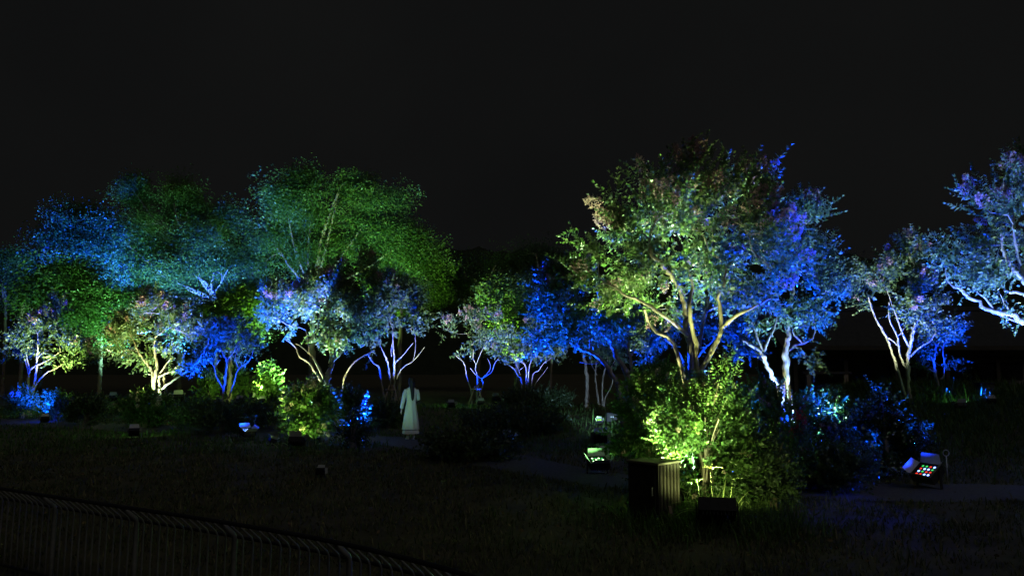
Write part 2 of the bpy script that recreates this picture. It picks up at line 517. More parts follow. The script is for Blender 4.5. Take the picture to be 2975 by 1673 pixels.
def plant(name, label, cat, d, stems, blobs, rng_seed, n_att=120, per=6, tpl='mid', sprig=0.34, leafmat='crape_leaf', barkmat='crape_bark',
          rs=0.035, re=0.014, twig_r=0.0055, flowers=0, pan='far', pan_size=0.2, depth=1.0, shell=2.0, jitter=0.10, group=None, part='limb',
          base=None, updir=0.5, sparse=0.0, flat=False, sides=7):
    """a tree or shrub: woody stems, grown branches, leaf crown, flower heads; each a part of its own"""
    rng = np.random.default_rng(rng_seed)
    st = []
    for s in stems:
        P = []
        for k, p in enumerate(s['p']):
            dd = p[2] if len(p) > 2 else 0.0
            q = U(p[0], p[1], d + dd)
            P.append(q)
        if s.get('root'):
            g0 = P[0].copy()
            tgt = U(s['root'], 1064, d + (s['p'][0][2] if len(s['p'][0]) > 2 else 0))[0]
            P.insert(0, np.array([tgt, g0[1], float(G(tgt, g0[1])) - 0.06]))
        st.append(np.array(P))
    if base is None:
        i = int(np.argmin([p[0][2] for p in st])); base = st[i][0]
    base = np.array([base[0], base[1], float(G(base[0], base[1]))])
    o = empty(name, base, label, cat, group)
    for k, (P, s) in enumerate(zip(st, stems)):
        L = np.linalg.norm(np.diff(P, axis=0), axis=1).sum()
        S = spline(P, max(6, int(L / 0.07)))
        t = np.linspace(0, 1, len(S))
        r1, r2 = s.get('r', (rs, re))
        if d > 18: r1, r2 = r1 * .82, r2 * .82
        rad = (r1 + (r2 - r1) * t) * (1 + 0.09 * np.sin(t * 23 + k) + 0.06 * np.sin(t * 41 + 2 * k))
        if s.get('root'): rad = rad * (1 + 0.5 * np.exp(-t * 14))
        S[1:-1] += np.random.default_rng(k + rng_seed).normal(0, r1 * 0.16, (len(S) - 2, 3))
        V, Fc = tube(S, rad, sides + 2)
        link(s.get('name', part), mesh_data(s.get('name', part), V, Fc, M[barkmat], True), o, world=True)
    blobs = sublobes(blobs, d, rng, 9, .40, .8) if flat else sublobes(blobs, d, rng, 7, .46, .95)
    n_att = int(n_att * (0.55 if flat else 0.72))
    A, cc, v = blob_points(blobs, d, n_att, rng, depth, shell, sprig * (0.10 if flat else 0.28))
    A[:, 2] = np.maximum(A[:, 2], G(A[:, 0], A[:, 1]) + 0.12)
    paths = grow(st, A, rng)
    Vs, Fs, b = [], [], 0
    for S, wgt, _ in paths:
        ra = min(twig_r * wgt ** 0.48, re * 1.1 + 0.004)
        V, Fc = tube(S, np.linspace(ra, max(ra * 0.45, twig_r * 0.6), len(S)), 5)
        Vs.append(V); Fs.append(Fc + b); b += len(V)
    tag(link('branches', mesh_data('branches', np.concatenate(Vs), np.concatenate(Fs), M[barkmat], True), o, world=True), kind='stuff')
    # leaves
    P = np.repeat(A, per, 0) + rng.normal(0, jitter, (n_att * per, 3))
    if flat:
        D = np.tile([0, 0, 1.0], (len(P), 1)) + rng.normal(0, 0.28, P.shape)
    else:
        D = norm(P - cc) * 0.75 + np.array([0, 0, updir]) + rng.normal(0, 0.5, P.shape)
    S = sprig * rng.uniform(0.65, 1.25, len(P))
    V, Fc = scatter(TPL[tpl], P, frames(D, rng), S, rng)
    V[:, 2] = np.maximum(V[:, 2], G(V[:, 0], V[:, 1]) + 0.01)
    tag(link('crown', mesh_data('crown', V, Fc, M[leafmat]), o, world=True), kind='stuff')
    # flower heads on the outer shoots
    if flowers:
        rel = A - cc
        score = norm(rel)[:, 2] * 0.7 + np.linalg.norm(v, axis=1) * 1.2 - rel[:, 1] * 0.12 + rng.uniform(0, 1.0, n_att)
        for i in np.argsort(-score)[:flowers]:
            f = tag(link('flower_cluster', PAN[pan][rng.integers(0, 4)], o), kind='stuff')
            dr = norm(norm(rel[i]) + np.array([0, 0, 0.6]) + rng.normal(0, .35, 3))
            f.location = [float(c) for c in (A[i] + dr * sprig * 0.5 - base)]
            f.rotation_euler = Vector(dr).to_track_quat('Z', 'Y').to_euler()
            sc = float(pan_size * rng.uniform(0.65, 1.3))
            f.scale = (sc * rng.uniform(.8, 1.2), sc * rng.uniform(.8, 1.2), sc)
    return o

def ST(p, r=None, root=None, name=None):
    s = {'p': p}
    if r: s['r'] = r
    if root: s['root'] = root
    if name: s['name'] = name
    return s

CG = 'crape myrtles lit by coloured floodlights'
# ------------------------------------------------------------------ crape myrtles
# the large one behind the yellow-green shrub
plant('crape_myrtle', 'largest crape myrtle, pale forked trunk rising out of the bright yellow-green shrub', 'tree', 10.0, [
    ST([(2038, 1300), (2035, 1180)] + QA((1395, 1240)), (.055, .042), 2040, 'trunk'),
    ST(QA((1395, 1240), (1362, 1150, .02), (1355, 950, .0), (1335, 850, -.05), (1295, 690, -.1), (1300, 580, -.1), (1320, 450, 0), (1300, 300, 0)), (.040, .018)),
    ST(QA((1395, 1240), (1440, 1150), (1560, 930, -.05), (1600, 800, -.1), (1580, 600, -.1), (1575, 510, -.1), (1620, 400, -.1), (1640, 250, 0)), (.040, .016)),
    ST(QA((1595, 810, -.1), (1690, 735, -.2), (1790, 670, -.3), (1930, 600, -.3), (2060, 530, -.2)), (.033, .014)),
    ST([(2018, 1250, .45)] + QA((1330, 1130, .4), (1285, 900, .4), (1262, 760, .4), (1255, 620, .3), (1200, 440, .2), (1080, 260, 0), (950, 130, -.1), (930, 20, 0)), (.062, .020), 2020, 'trunk'),
    ST(QA((1285, 890, .4), (1150, 770, .2), (960, 630, 0), (850, 570, -.1), (690, 500, -.2), (600, 430, -.2)), (.030, .014)),
    ST([(2010, 1200, .35)] + QA((1200, 1080, .3), (1110, 910, .3), (1000, 860, .2), (910, 750, .2), (880, 640, .1)), (.034, .016)),
    ST(QA((1390, 1000, .5), (1430, 750, .5), (1470, 600, .5), (1500, 470, .5), (1500, 330, .4)), (.028, .014)),
    ST(QA((1470, 650, .5), (1600, 590, .5), (1700, 520, .5), (1790, 460, .4)), (.020, .010)),
], [(2010, 535, 95, 75), (1905, 585, 115, 80), (2115, 575, 105, 80), (2010, 610, 170, 90), (1850, 680, 130, 85), (2010, 710, 190, 90), (2170, 690, 140, 100),
    (1740, 740, 85, 62), (1715, 800, 70, 60), (1830, 820, 120, 75), (2000, 810, 180, 60), (2200, 810, 130, 80), (2270, 740, 90, 70), (1690, 700, 35, 22), (1775, 600, 30, 20),
    (2012, 475, 18, 34), (2195, 520, 22, 24), (1880, 520, 36, 20), (1935, 890, 60, 30, .5), (2100, 880, 90, 40, .4)],
    21, n_att=300, per=7, tpl='near', sprig=.34, flowers=120, pan='near', pan_size=.23, depth=.95, shell=1.6, jitter=.11, rs=.04, group=CG, twig_r=.005)

plant('crape_myrtle', 'crape myrtle with blue-lit top and leaning pale limbs standing behind the largest tree', 'tree', 15.0, [
    ST(Q8((345, 980), (348, 720), (350, 530), (370, 400), (370, 280), (400, 100), (420, -80)), (.075, .03), 2283, 'trunk'),
    ST(Q8((300, 960), (230, 800, -.1), (170, 680, -.2), (110, 550, -.3), (20, 490, -.3), (-60, 440, -.3)), (.060, .022), 2270, 'trunk'),
    ST(Q8((140, 545, -.3), (180, 450, -.3), (240, 330, -.3), (265, 210, -.3)), (.032, .016)),
    ST(Q8((130, 540, -.3), (60, 370, -.3), (30, 280, -.3)), (.026, .014)),
    ST(Q8((355, 570), (420, 500, .1), (510, 470, .1), (590, 430, .1), (620, 360, .1), (605, 250, .1)), (.030, .013)),
    ST(Q8((500, 470, .1), (420, 380, .1), (410, 280, .1)), (.022, .012)),
], [(2320, 630, 68, 75), (2255, 740, 95, 85), (2340, 760, 80, 80), (2395, 850, 60, 65), (2440, 800, 35, 55), (2280, 890, 105, 50), (2200, 940, 55, 35), (2365, 1025, 42, 22), (2200, 860, 60, 60)],
    22, n_att=200, per=7, tpl='near', sprig=.40, flowers=22, pan='far', pan_size=.2, group=CG)

plant('crape_myrtle', 'pale multi-stemmed crape myrtle on the grassy mound', 'tree', 22.0, [
    ST(QR((465, 1290), (420, 1130), (372, 980), (330, 870), (250, 730), (215, 640), (190, 560)), (.060, .024), 2628, 'trunk'),
    ST(QR((500, 1290), (490, 1080), (510, 950), (545, 780), (585, 700), (600, 560)), (.085, .030), 2640, 'trunk'),
    ST(QR((490, 1110), (465, 1080), (430, 980), (410, 860), (350, 720), (350, 600)), (.045, .018)),
    ST(QR((330, 870), (370, 890), (412, 930)), (.030, .024)),
    ST(QR((505, 950), (450, 830), (410, 720), (365, 600), (340, 520)), (.036, .016)),
    ST(QR((410, 860), (440, 840), (470, 790)), (.018, .010)),
    ST(QR((512, 1015), (580, 950), (660, 900), (710, 830)), (.036, .016)),
], [tuple(b) for b in [(x * .3796 + 2450, y * .3796 + 650, rx * .3796, ry * .3796) for x, y, rx, ry in
    [(190, 580, 80, 60), (340, 500, 140, 80), (210, 400, 110, 70), (400, 330, 150, 100), (540, 240, 110, 100), (600, 430, 150, 110), (560, 620, 120, 90), (700, 580, 120, 110), (640, 760, 90, 60), (810, 740, 90, 100), (790, 860, 60, 60), (500, 160, 60, 50)]]],
    23, n_att=170, per=7, tpl='mid', sprig=.46, flowers=60, pan='far', pan_size=.27, group=CG)

plant('crape_myrtle', 'slender blue-stemmed crape myrtle close beside the pale one on the mound', 'tree', 23.0, [
    ST(QR((742, 1300), (705, 1150), (690, 1050), (712, 940), (680, 890), (670, 800)), (.070, .022), 2738, 'trunk'),
    ST(QR((692, 1130), (620, 1090), (560, 1050)), (.026, .012)),
    ST(QR((695, 1070), (640, 960), (600, 900)), (.028, .012)),
    ST(QR((745, 1190), (770, 1160), (772, 1060), (760, 950), (795, 880)), (.042, .018)),
    ST(QR((715, 940), (760, 870), (790, 800)), (.024, .012)),
], [tuple(b) for b in [(x * .3796 + 2450, y * .3796 + 650, rx * .3796, ry * .3796) for x, y, rx, ry in
    [(590, 1040, 60, 35), (780, 880, 70, 60), (830, 1060, 60, 35), (700, 800, 80, 60), (640, 960, 50, 40), (860, 1010, 30, 20)]]],
    24, n_att=55, per=6, tpl='mid', sprig=.42, flowers=12, pan='far', pan_size=.25, group=CG)

plant('crape_myrtle', 'broad blue-white crape myrtle with low sweeping limbs and its trunk out of view', 'tree', 12.0, [
    ST([(3135, 1200), (3120, 1080), (3060, 990)] + QR((1383, 755), (1290, 690), (1150, 670), (1000, 580), (900, 510), (840, 480)), (.075, .016), 3140, 'trunk'),
    ST([(3125, 1100, .2), (3100, 950, .2), (3040, 900, .2)] + QR((1383, 545, .2), (1230, 510, .2)), (.055, .018), 3150, 'trunk'),
    ST(QR((1150, 670), (1100, 580), (1030, 530)), (.022, .010)),
    ST([(3105, 1000, -.2), (3060, 900, -.2)] + QR((1390, 450, -.2), (1290, 330, -.2), (1220, 200, -.2), (1210, 80, -.2)), (.050, .016), 3130, 'trunk'),
    ST(QR((1420, 500, -.1), (1380, 400, -.1), (1320, 180, -.1), (1300, 0, -.1)), (.034, .014)),
    ST(QR((1290, 690), (1240, 620), (1200, 540)), (.016, .008)),
    ST(QR((1375, 770, .2), (1280, 730, .2), (1200, 705, .2)), (.022, .010)),
    ST([(3090, 950), (3110, 800), (3100, 640)], (.05, .02)),
], [(2935, 520, 75, 60), (2870, 600, 100, 75), (2975, 620, 110, 90), (2800, 680, 85, 55), (2880, 730, 120, 75), (2985, 760, 90, 70), (3070, 560, 130, 110), (3090, 720, 130, 130), (2775, 760, 60, 35), (2950, 480, 40, 30), (2870, 800, 70, 30), (2930, 870, 50, 22)],
    25, n_att=260, per=7, tpl='near', sprig=.34, flowers=75, pan='near', pan_size=.23, group=CG)

plant('crape_myrtle', 'low blue-lit crape myrtle glimpsed behind the forked trunk of the largest tree', 'tree', 20.0, [
    ST([(1990, 1130), (1985, 1050), (1950, 1000), (1900, 970)], (.05, .02), 2000, 'trunk'),
    ST([(2010, 1130), (2020, 1050), (2070, 990), (2110, 960)], (.05, .02), 2004, 'trunk'),
    ST([(2000, 1100), (2000, 1010), (1995, 960)], (.04, .02), 2002, 'trunk'),
], [(1890, 985, 70, 45), (1950, 950, 70, 45), (2060, 940, 70, 50), (2140, 960, 70, 50), (2000, 930, 80, 40), (2160, 1020, 40, 30), (1870, 1030, 40, 25)],
    35, n_att=150, per=7, tpl='mid', sprig=.42, flowers=12, pan='far', pan_size=.24, group=CG)

plant('crape_myrtle', 'blue-crowned crape myrtle with dark leaning stems beside the largest tree', 'tree', 16.0, [
    ST(QA((650, 1440), (590, 1280), (480, 1120), (370, 1040), (240, 990), (120, 880), (50, 780)), (.060, .020), 1815, 'trunk'),
    ST(QA((730, 1360, .2), (690, 1200, .2), (620, 1090, .2), (570, 950, .2), (480, 850, .2), (430, 740, .2)), (.075, .022), 1835, 'trunk'),
    ST(QA((570, 960, .2), (620, 900, .2), (700, 860, .2)), (.030, .014)),
    ST(QA((770, 1330, .3), (750, 1130, .3), (720, 1000, .3), (735, 880, .3)), (.045, .020), 1845, 'trunk'),
    ST(QA((748, 1080, .3), (790, 1000, .3), (850, 955, .3)), (.024, .012)),
    ST(QA((380, 1040), (370, 930), (365, 820)), (.028, .014)),
    ST(QA((480, 1120), (380, 1145), (270, 1130)), (.018, .010)),
], [(1640, 800, 60, 80), (1605, 890, 55, 65), (1690, 860, 85, 85), (1640, 960, 75, 50), (1740, 930, 85, 55), (1685, 740, 50, 55), (1800, 950, 70, 40), (1850, 915, 55, 35), (1590, 990, 40, 30)],
    26, n_att=190, per=7, tpl='near', sprig=.42, flowers=35, pan='far', pan_size=.22, group=CG)

plant('crape_myrtle', 'small blue-white crape myrtle whose slim stems show between the dark leaning trunks', 'tree', 28.0, [
    ST([(1705, 1160), (1704, 1080), (1690, 1000)], (.11, .06), 1706, 'trunk'),
    ST([(1738, 1160), (1730, 1080), (1742, 1000), (1735, 960)], (.055, .024), 1742, 'trunk'),
    ST([(1750, 1160), (1752, 1100), (1764, 1050), (1775, 990)], (.050, .020), 1752, 'trunk'),
    ST([(1757, 1160), (1780, 1110), (1774, 1075), (1790, 1040)], (.034, .014), 1755, 'trunk'),
    ST([(1735, 1090), (1720, 1060), (1715, 1020)], (.026, .012)),
], [(1735, 1000, 75, 45), (1800, 990, 65, 45), (1760, 950, 70, 40)], 27, n_att=80, per=6, tpl='far', sprig=.5, flowers=8, pan='far', pan_size=.28, group=CG)

plant('crape_myrtle', 'low crape myrtle with white and blue forking stems above the dark hedge', 'tree', 31.0, [
    ST(QW((1345, 560), (1338, 300), (1225, 200), (1170, 40)), (.060, .026), 1528, 'trunk'),
    ST(QW((1375, 480), (1400, 280), (1470, 150)), (.050, .024), 1532, 'trunk'),
    ST(QW((1440, 440), (1520, 370), (1590, 270), (1700, 190)), (.044, .020), 1538, 'trunk'),
    ST(QW((1470, 570), (1570, 430), (1650, 320)), (.036, .018), 1540, 'trunk'),
    ST(QW((1275, 500), (1240, 450), (1180, 350), (1130, 310), (1000, 195)), (.044, .018), 1520, 'trunk'),
    ST(QW((1262, 430), (1240, 360), (1190, 240)), (.026, .014)),
    ST(QW((1250, 365), (1310, 320)), (.020, .012)),
    ST(QW((1338, 290), (1250, 240), (1220, 220)), (.026, .016)),
], [(1535, 1010, 80, 28), (1490, 1000, 40, 40), (1590, 1015, 45, 35), (1470, 1030, 35, 22), (1560, 970, 50, 40)], 28, n_att=80, per=6, tpl='far', sprig=.5, flowers=8, pan_size=.3, group=CG)

plant('crape_myrtle', 'sparse young crape myrtle with blue centre held by a tripod of stakes', 'tree', 30.0, [
    ST(QW((585, 830), (570, 640), (510, 450), (480, 280), (350, 150)), (.040, .016), 1377, 'trunk'),
    ST(QW((655, 830), (660, 460), (632, 350), (640, 280), (600, 190), (610, 80)), (.034, .016), 1386, 'trunk'),
    ST(QW((660, 800), (742, 560), (725, 480), (850, 400), (900, 280), (955, 200)), (.034, .015), 1390, 'trunk'),
    ST(QW((725, 480), (632, 420), (560, 330)), (.022, .012)),
    ST(QW((725, 480), (830, 370), (840, 280), (800, 200)), (.020, .010)),
    ST(QW((640, 290), (720, 100), (800, -60)), (.018, .010)),
], [(1318, 950, 30, 45), (1365, 935, 45, 45), (1400, 980, 45, 45), (1448, 990, 30, 45), (1370, 1015, 35, 25), (1308, 1000, 24, 32), (1425, 925, 35, 35), (1355, 905, 12, 14)],
    29, n_att=70, per=5, tpl='far', sprig=.36, flowers=24, pan='far', pan_size=.24, group=CG)

plant('crape_myrtle', 'white-stemmed crape myrtle with wooden stakes behind the woman in the pale coat', 'tree', 28.0, [
    ST(Q6((1340, 990), (1315, 850), (1290, 700), (1240, 660), (1190, 590)), (.055, .022), 1118, 'trunk'),
    ST(Q6((1410, 1000), (1395, 800), (1370, 650), (1320, 530)), (.065, .026), 1140, 'trunk'),
    ST(Q6((1440, 1000), (1432, 800), (1436, 620), (1425, 520), (1420, 400)), (.070, .026), 1148, 'trunk'),
    ST(Q6((1455, 810), (1490, 730), (1540, 680), (1610, 640), (1720, 510)), (.032, .014)),
    ST(Q6((1610, 640), (1630, 550), (1635, 460)), (.020, .010)),
    ST(Q6((1440, 660), (1520, 580), (1610, 470)), (.030, .014)),
    ST(Q6((1410, 600), (1405, 540), (1412, 480)), (.026, .014)),
], [(1105, 880, 70, 55), (1150, 830, 55, 40), (1175, 930, 55, 45), (1222, 955, 32, 40), (1110, 975, 55, 30), (1075, 1010, 26, 18), (1165, 870, 60, 50)],
    30, n_att=120, per=6, tpl='far', sprig=.46, flowers=22, pan='far', pan_size=.26, group=CG)

plant('crape_myrtle', 'broad crape myrtle with yellow-lit trunk and bright blue side over a low shrub', 'tree', 19.0, [
    ST(Q6((800, 1000), (795, 880), (820, 750), (845, 680), (862, 560), (850, 400), (812, 220), (800, 80)), (.11, .03), 946, 'trunk'),
    ST(Q6((795, 830), (745, 740), (700, 650), (645, 560), (620, 400)), (.055, .022)),
    ST(Q6((690, 620), (570, 510), (510, 475)), (.026, .014)),
    ST(Q6((835, 660), (842, 540), (750, 440), (720, 350), (738, 200)), (.055, .020)),
    ST(Q6((850, 650), (940, 560), (920, 500), (948, 420)), (.042, .016)),
    ST(Q6((940, 560), (1010, 490)), (.030, .014)),
    ST(Q6((750, 830), (640, 660), (550, 600), (510, 510), (420, 440)), (.036, .014)),
    ST(Q6((950, 900, .6), (990, 750, .6), (1060, 650, .6), (1180, 570, .6), (1255, 540, .6)), (.034, .014), 1000, 'trunk'),
    ST(Q6((820, 500), (830, 420), (800, 340)), (.022, .012)),
], [(795, 890, 42, 60), (850, 860, 60, 65), (850, 960, 55, 45), (920, 860, 75, 75), (965, 795, 60, 48), (1000, 880, 75, 75), (940, 960, 75, 50), (1050, 840, 55, 55), (1060, 950, 50, 45), (1050, 760, 28, 18), (890, 800, 40, 30)],
    31, n_att=230, per=7, tpl='mid', sprig=.40, flowers=70, pan='far', pan_size=.23, group=CG)

plant('crape_myrtle', 'thin blue crape myrtle between the yellow-green maples', 'tree', 30.0, [
    ST(Q5((2092, 920), (2112, 750), (2122, 640), (2080, 560), (2050, 470)), (.070, .022), 648, 'trunk'),
    ST(Q5((2085, 910), (2030, 800), (2000, 690), (1965, 640)), (.044, .018), 646, 'trunk'),
    ST(Q5((2005, 700), (2060, 630)), (.024, .012)),
    ST(Q5((2118, 640), (2190, 550), (2220, 480)), (.028, .014)),
    ST(Q5((2170, 900), (2230, 720), (2330, 640), (2370, 540)), (.034, .014), 655, 'trunk'),
    ST(Q5((2230, 700), (2200, 620), (2210, 570)), (.018, .01)),
], [(650, 985, 45, 45), (700, 1000, 45, 38), (738, 1010, 18, 22), (615, 1015, 35, 35), (680, 960, 40, 30)], 32, n_att=75, per=6, tpl='far', sprig=.44, flowers=6, pan_size=.26, group=CG)

plant('crape_myrtle', 'yellow-lit crape myrtle with thick splayed trunk, half its crown deep blue', 'tree', 24.0, [
    ST(Q5((1425, 950), (1430, 770), (1390, 680), (1310, 580), (1270, 500)), (.085, .024), 436, 'trunk'),
    ST(Q5((1440, 850), (1468, 690), (1450, 560), (1450, 430), (1505, 380)), (.075, .026), 446, 'trunk'),
    ST(Q5((1500, 930), (1490, 790), (1590, 740), (1700, 650)), (.080, .022), 460, 'trunk'),
    ST(Q5((1485, 770), (1540, 690), (1600, 610)), (.036, .016)),
    ST(Q5((1510, 900), (1620, 820), (1740, 740), (1840, 660)), (.050, .018)),
    ST(Q5((1545, 950, .3), (1540, 800, .3), (1560, 700, .3)), (.085, .04), 482, 'trunk'),
    ST(Q5((1440, 770), (1370, 760)), (.020, .010)),
], [(400, 950, 75, 55), (430, 890, 85, 40), (480, 960, 65, 55), (340, 1000, 55, 38), (290, 1030, 42, 24), (450, 1025, 65, 38), (560, 950, 55, 65), (605, 975, 36, 55), (560, 1035, 60, 35), (520, 1060, 50, 18), (390, 1015, 45, 30), (610, 920, 30, 25)],
    33, n_att=190, per=7, tpl='mid', sprig=.46, flowers=50, pan='far', pan_size=.27, group=CG)

plant('crape_myrtle', 'crape myrtle with violet-blue stems rising from a rounded blue bush', 'tree', 26.0, [
    ST(Q5((262, 900), (285, 720), (430, 640), (570, 550)), (.070, .018), 78, 'trunk'),
    ST(Q5((280, 730), (240, 560), (230, 480)), (.032, .014)),
    ST(Q5((310, 900), (340, 720), (345, 600), (355, 470)), (.075, .020), 90, 'trunk'),
    ST(Q5((320, 900), (420, 760), (500, 720), (570, 680)), (.044, .014), 96, 'trunk'),
    ST(Q5((265, 780), (250, 680), (200, 550)), (.026, .012)),
    ST(Q5((345, 620), (400, 560), (460, 540)), (.026, .012)),
], [(58, 960, 38, 48), (110, 930, 55, 48), (110, 1000, 65, 45), (60, 1020, 26, 36), (170, 980, 48, 45), (180, 1040, 45, 26), (150, 895, 36, 26), (230, 1005, 36, 26)],
    34, n_att=130, per=7, tpl='mid', sprig=.46, flowers=34, pan='far', pan_size=.27, group=CG)

# ------------------------------------------------------------------ shrubs
def shrub(label, px, d, w_px, top_py, seed, n_att=60, per=6, tpl='mid', sprig=.35, leafmat='shrub_leaf', flowers=0, pan='far', pan_size=.16, name='shrub', group=None, lean=0, lobes=None, cat='shrub', stems_n=9):
    rng = np.random.default_rng(seed)
    b = ground_pt(px, d)
    s = d / F
    Hh = U(px, top_py, d)[2] - b[2]
    st = []
    for k in range(stems_n):
        a = rng.uniform(0, 2 * math.pi); rr = rng.uniform(.15, .75) * w_px * s / 2
        e = b + np.array([math.cos(a) * rr + lean * Hh, math.sin(a) * rr * .8, Hh * rng.uniform(.5, .95)])
        m = b + (e - b) * 0.5 + np.array([0, 0, Hh * .12]) - (e - b) * np.array([.15, .15, 0])
        st.append((np.array([b + rng.normal(0, .05, 3) * [1, 1, 0] - [0, 0, .03], m, e])))
    o = empty(name, b, label, cat, group)
    for k, P in enumerate(st):
        S = spline(P, 10)
        V, Fc = tube(S, np.linspace(.011, .004, 10) * (1 + d / 40), 5)
        link('stem', mesh_data('stem', V, Fc, M['dark_bark' if 'dark' in leafmat else 'crape_bark'], True), o, world=True)
    if lobes:
        A, cc, v = blob_points(lobes, d, n_att, rng, .9, 1.6, sprig * .45)
    else:
        c = b + np.array([lean * Hh * .5, 0, Hh * .52])
        v = norm(rng.normal(0, 1, (n_att, 3))) * (rng.uniform(0.05, 1, n_att) ** .42)[:, None]
        ex = np.array([w_px * s / 2, w_px * s / 2 * .85, Hh * .5]); A = c + v * np.maximum(ex - sprig * .55, ex * .4) - [0, 0, sprig * .2]; cc = c - [0, 0, Hh * .25]
    A[:, 2] = np.maximum(A[:, 2], G(A[:, 0], A[:, 1]) + .06)
    P = np.repeat(A, per, 0) + rng.normal(0, .07, (n_att * per, 3))
    D = norm(P - cc) * .8 + np.array([0, 0, .55]) + rng.normal(0, .45, P.shape)
    V, Fc = scatter(TPL[tpl], P, frames(D, rng), sprig * rng.uniform(.6, 1.25, len(P)), rng)
    V[:, 2] = np.maximum(V[:, 2], G(V[:, 0], V[:, 1]) + .01)
    tag(link('foliage', mesh_data('foliage', V, Fc, M[leafmat]), o, world=True), kind='stuff')
    if flowers:
        sc_ = -A[:, 1] * .8 + v[:, 2] * .5 + rng.uniform(0, .8, n_att) + np.linalg.norm(v, axis=1)
        for i in np.argsort(-sc_)[:flowers]:
            f = tag(link('flower_cluster', PAN[pan][rng.integers(0, 4)], o), kind='stuff')
            dr = norm(norm(A[i] - cc) + np.array([0, -.4, .5]) + rng.normal(0, .3, 3))
            f.location = [float(q) for q in (A[i] + dr * sprig * .6 - b)]
            f.rotation_euler = Vector(dr).to_track_quat('Z', 'Y').to_euler()
            z = float(pan_size * rng.uniform(.6, 1.25)); f.scale = (z, z, z)
    return o

shrub('bright yellow-green shrub with pale flower heads at the foot of the largest tree', 2040, 9.75, 270, 1090, 51, 260, 8, 'near', .26, 'shrub_leaf', 36, 'pale', .085, stems_n=16,
      lobes=[(2030, 1190, 90, 80), (2110, 1180, 80, 70), (1990, 1260, 90, 70), (2080, 1270, 110, 80), (2130, 1330, 80, 60), (2070, 1370, 90, 55), (2110, 1080, 45, 40), (2150, 1240, 60, 50), (2010, 1140, 60, 40), (2040, 1420, 70, 40), (2110, 1420, 60, 40), (2070, 1440, 60, 30)])
shrub('grey-green shrub with cream flower spikes beside the ribbed cabinet', 1890, 10.6, 220, 1110, 52, 150, 8, 'near', .27, 'shrub_leaf', 30, 'pale', .10, stems_n=12,
      lobes=[(1900, 1140, 90, 60), (1860, 1200, 60, 60), (1940, 1120, 90, 60), (1850, 1270, 70, 40), (1930, 1230, 90, 70), (1830, 1290, 60, 25)])
shrub('dim leafy shrub merging into the dark beside the bright yellow-green shrub', 2230, 9.9, 190, 1270, 53, 110, 8, 'near', .24, 'dark_leaf', 0, stems_n=10,
      lobes=[(2210, 1350, 60, 55), (2190, 1290, 55, 40), (2255, 1390, 55, 50), (2200, 1420, 60, 40)])
shrub('tall blue bush with glossy leaves beside the rope stake', 2560, 13.0, 230, 1130, 54, 150, 7, 'near', .34, 'glossy_leaf', 10, 'far', .12, stems_n=14,
      lobes=[(2560, 1170, 20, 45), (2575, 1250, 45, 60), (2520, 1240, 40, 50), (2440, 1260, 50, 45), (2600, 1300, 50, 50), (2540, 1330, 60, 40), (2650, 1270, 25, 40), (2460, 1310, 50, 30)])
shrub('low blue and purple flowering bush under the leaning pale limbs', 2260, 13.4, 220, 1120, 55, 120, 7, 'near', .32, 'shrub_leaf', 26, 'near', .13,
      lobes=[(2220, 1170, 70, 50), (2270, 1190, 50, 40), (2210, 1250, 60, 40), (2330, 1200, 50, 40), (2290, 1250, 60, 40), (2370, 1220, 40, 40)])
shrub('small red-leaved bush among the blue flowers', 2310, 12.4, 70, 1180, 56, 26, 6, 'near', .24, 'shrub_leaf', 12, 'red', .14)
shrub('green-white bush behind the blue glossy bush', 2420, 14.5, 120, 1130, 57, 50, 6, 'mid', .34, 'shrub_leaf', 4, 'pale', .1)
shrub('dark shrub mass between the cabinet side and the glossy blue bush', 2400, 11.6, 260, 1300, 58, 130, 7, 'near', .30, 'dark_leaf', 0)
shrub('blue-violet twiggy bush behind the lid of the ribbed cabinet', 1870, 11.4, 110, 1230, 59, 60, 7, 'near', .22, 'glossy_leaf', 14, 'near', .09)
shrub('green shrub with pink flower heads around the yellow-lit trunk', 905, 18.2, 165, 1110, 60, 110, 7, 'mid', .34, 'shrub_leaf', 26, 'pale', .16,
      lobes=[(900, 1150, 55, 40), (870, 1190, 45, 40), (930, 1180, 50, 45), (900, 1230, 60, 30), (855, 1160, 30, 25)])
shrub('narrow upright brilliant blue bush beside the green shrub and the woman', 1030, 17.6, 75, 1140, 61, 70, 7, 'mid', .30, 'glossy_leaf', 6, 'far', .1,
      lobes=[(1035, 1170, 28, 25), (1020, 1210, 26, 30), (1040, 1240, 26, 30), (1010, 1160, 25, 20), (1020, 1260, 22, 12)])
shrub('olive-green shrub with a few pale flowers under the splayed trunk', 430, 22.6, 165, 1130, 62, 90, 7, 'mid', .36, 'shrub_leaf', 12, 'pale', .18)
shrub('rounded deep blue bush under the violet-stemmed tree', 72, 24.8, 90, 1128, 63, 60, 7, 'mid', .30, 'shrub_leaf', 4, 'far', .2)
shrub('small yellow-green bush beside the rounded deep blue bush', 172, 24.5, 70, 1140, 64, 34, 6, 'mid', .36, 'shrub_leaf', 0)
shrub('smaller yellow-green maple bush beside the thin blue tree', 610, 32.5, 60, 1068, 65, 30, 6, 'far', .45, 'maple_leaf', 0, name='maple_bush')
shrub('larger, brighter yellow-green maple bush beside the thin blue tree', 785, 32.5, 85, 1055, 66, 40, 6, 'far', .48, 'maple_leaf', 0, name='maple_bush')
shrub('dim teal bush behind the thin blue tree', 690, 35, 90, 1050, 67, 40, 6, 'far', .5, 'maple_leaf', 0)

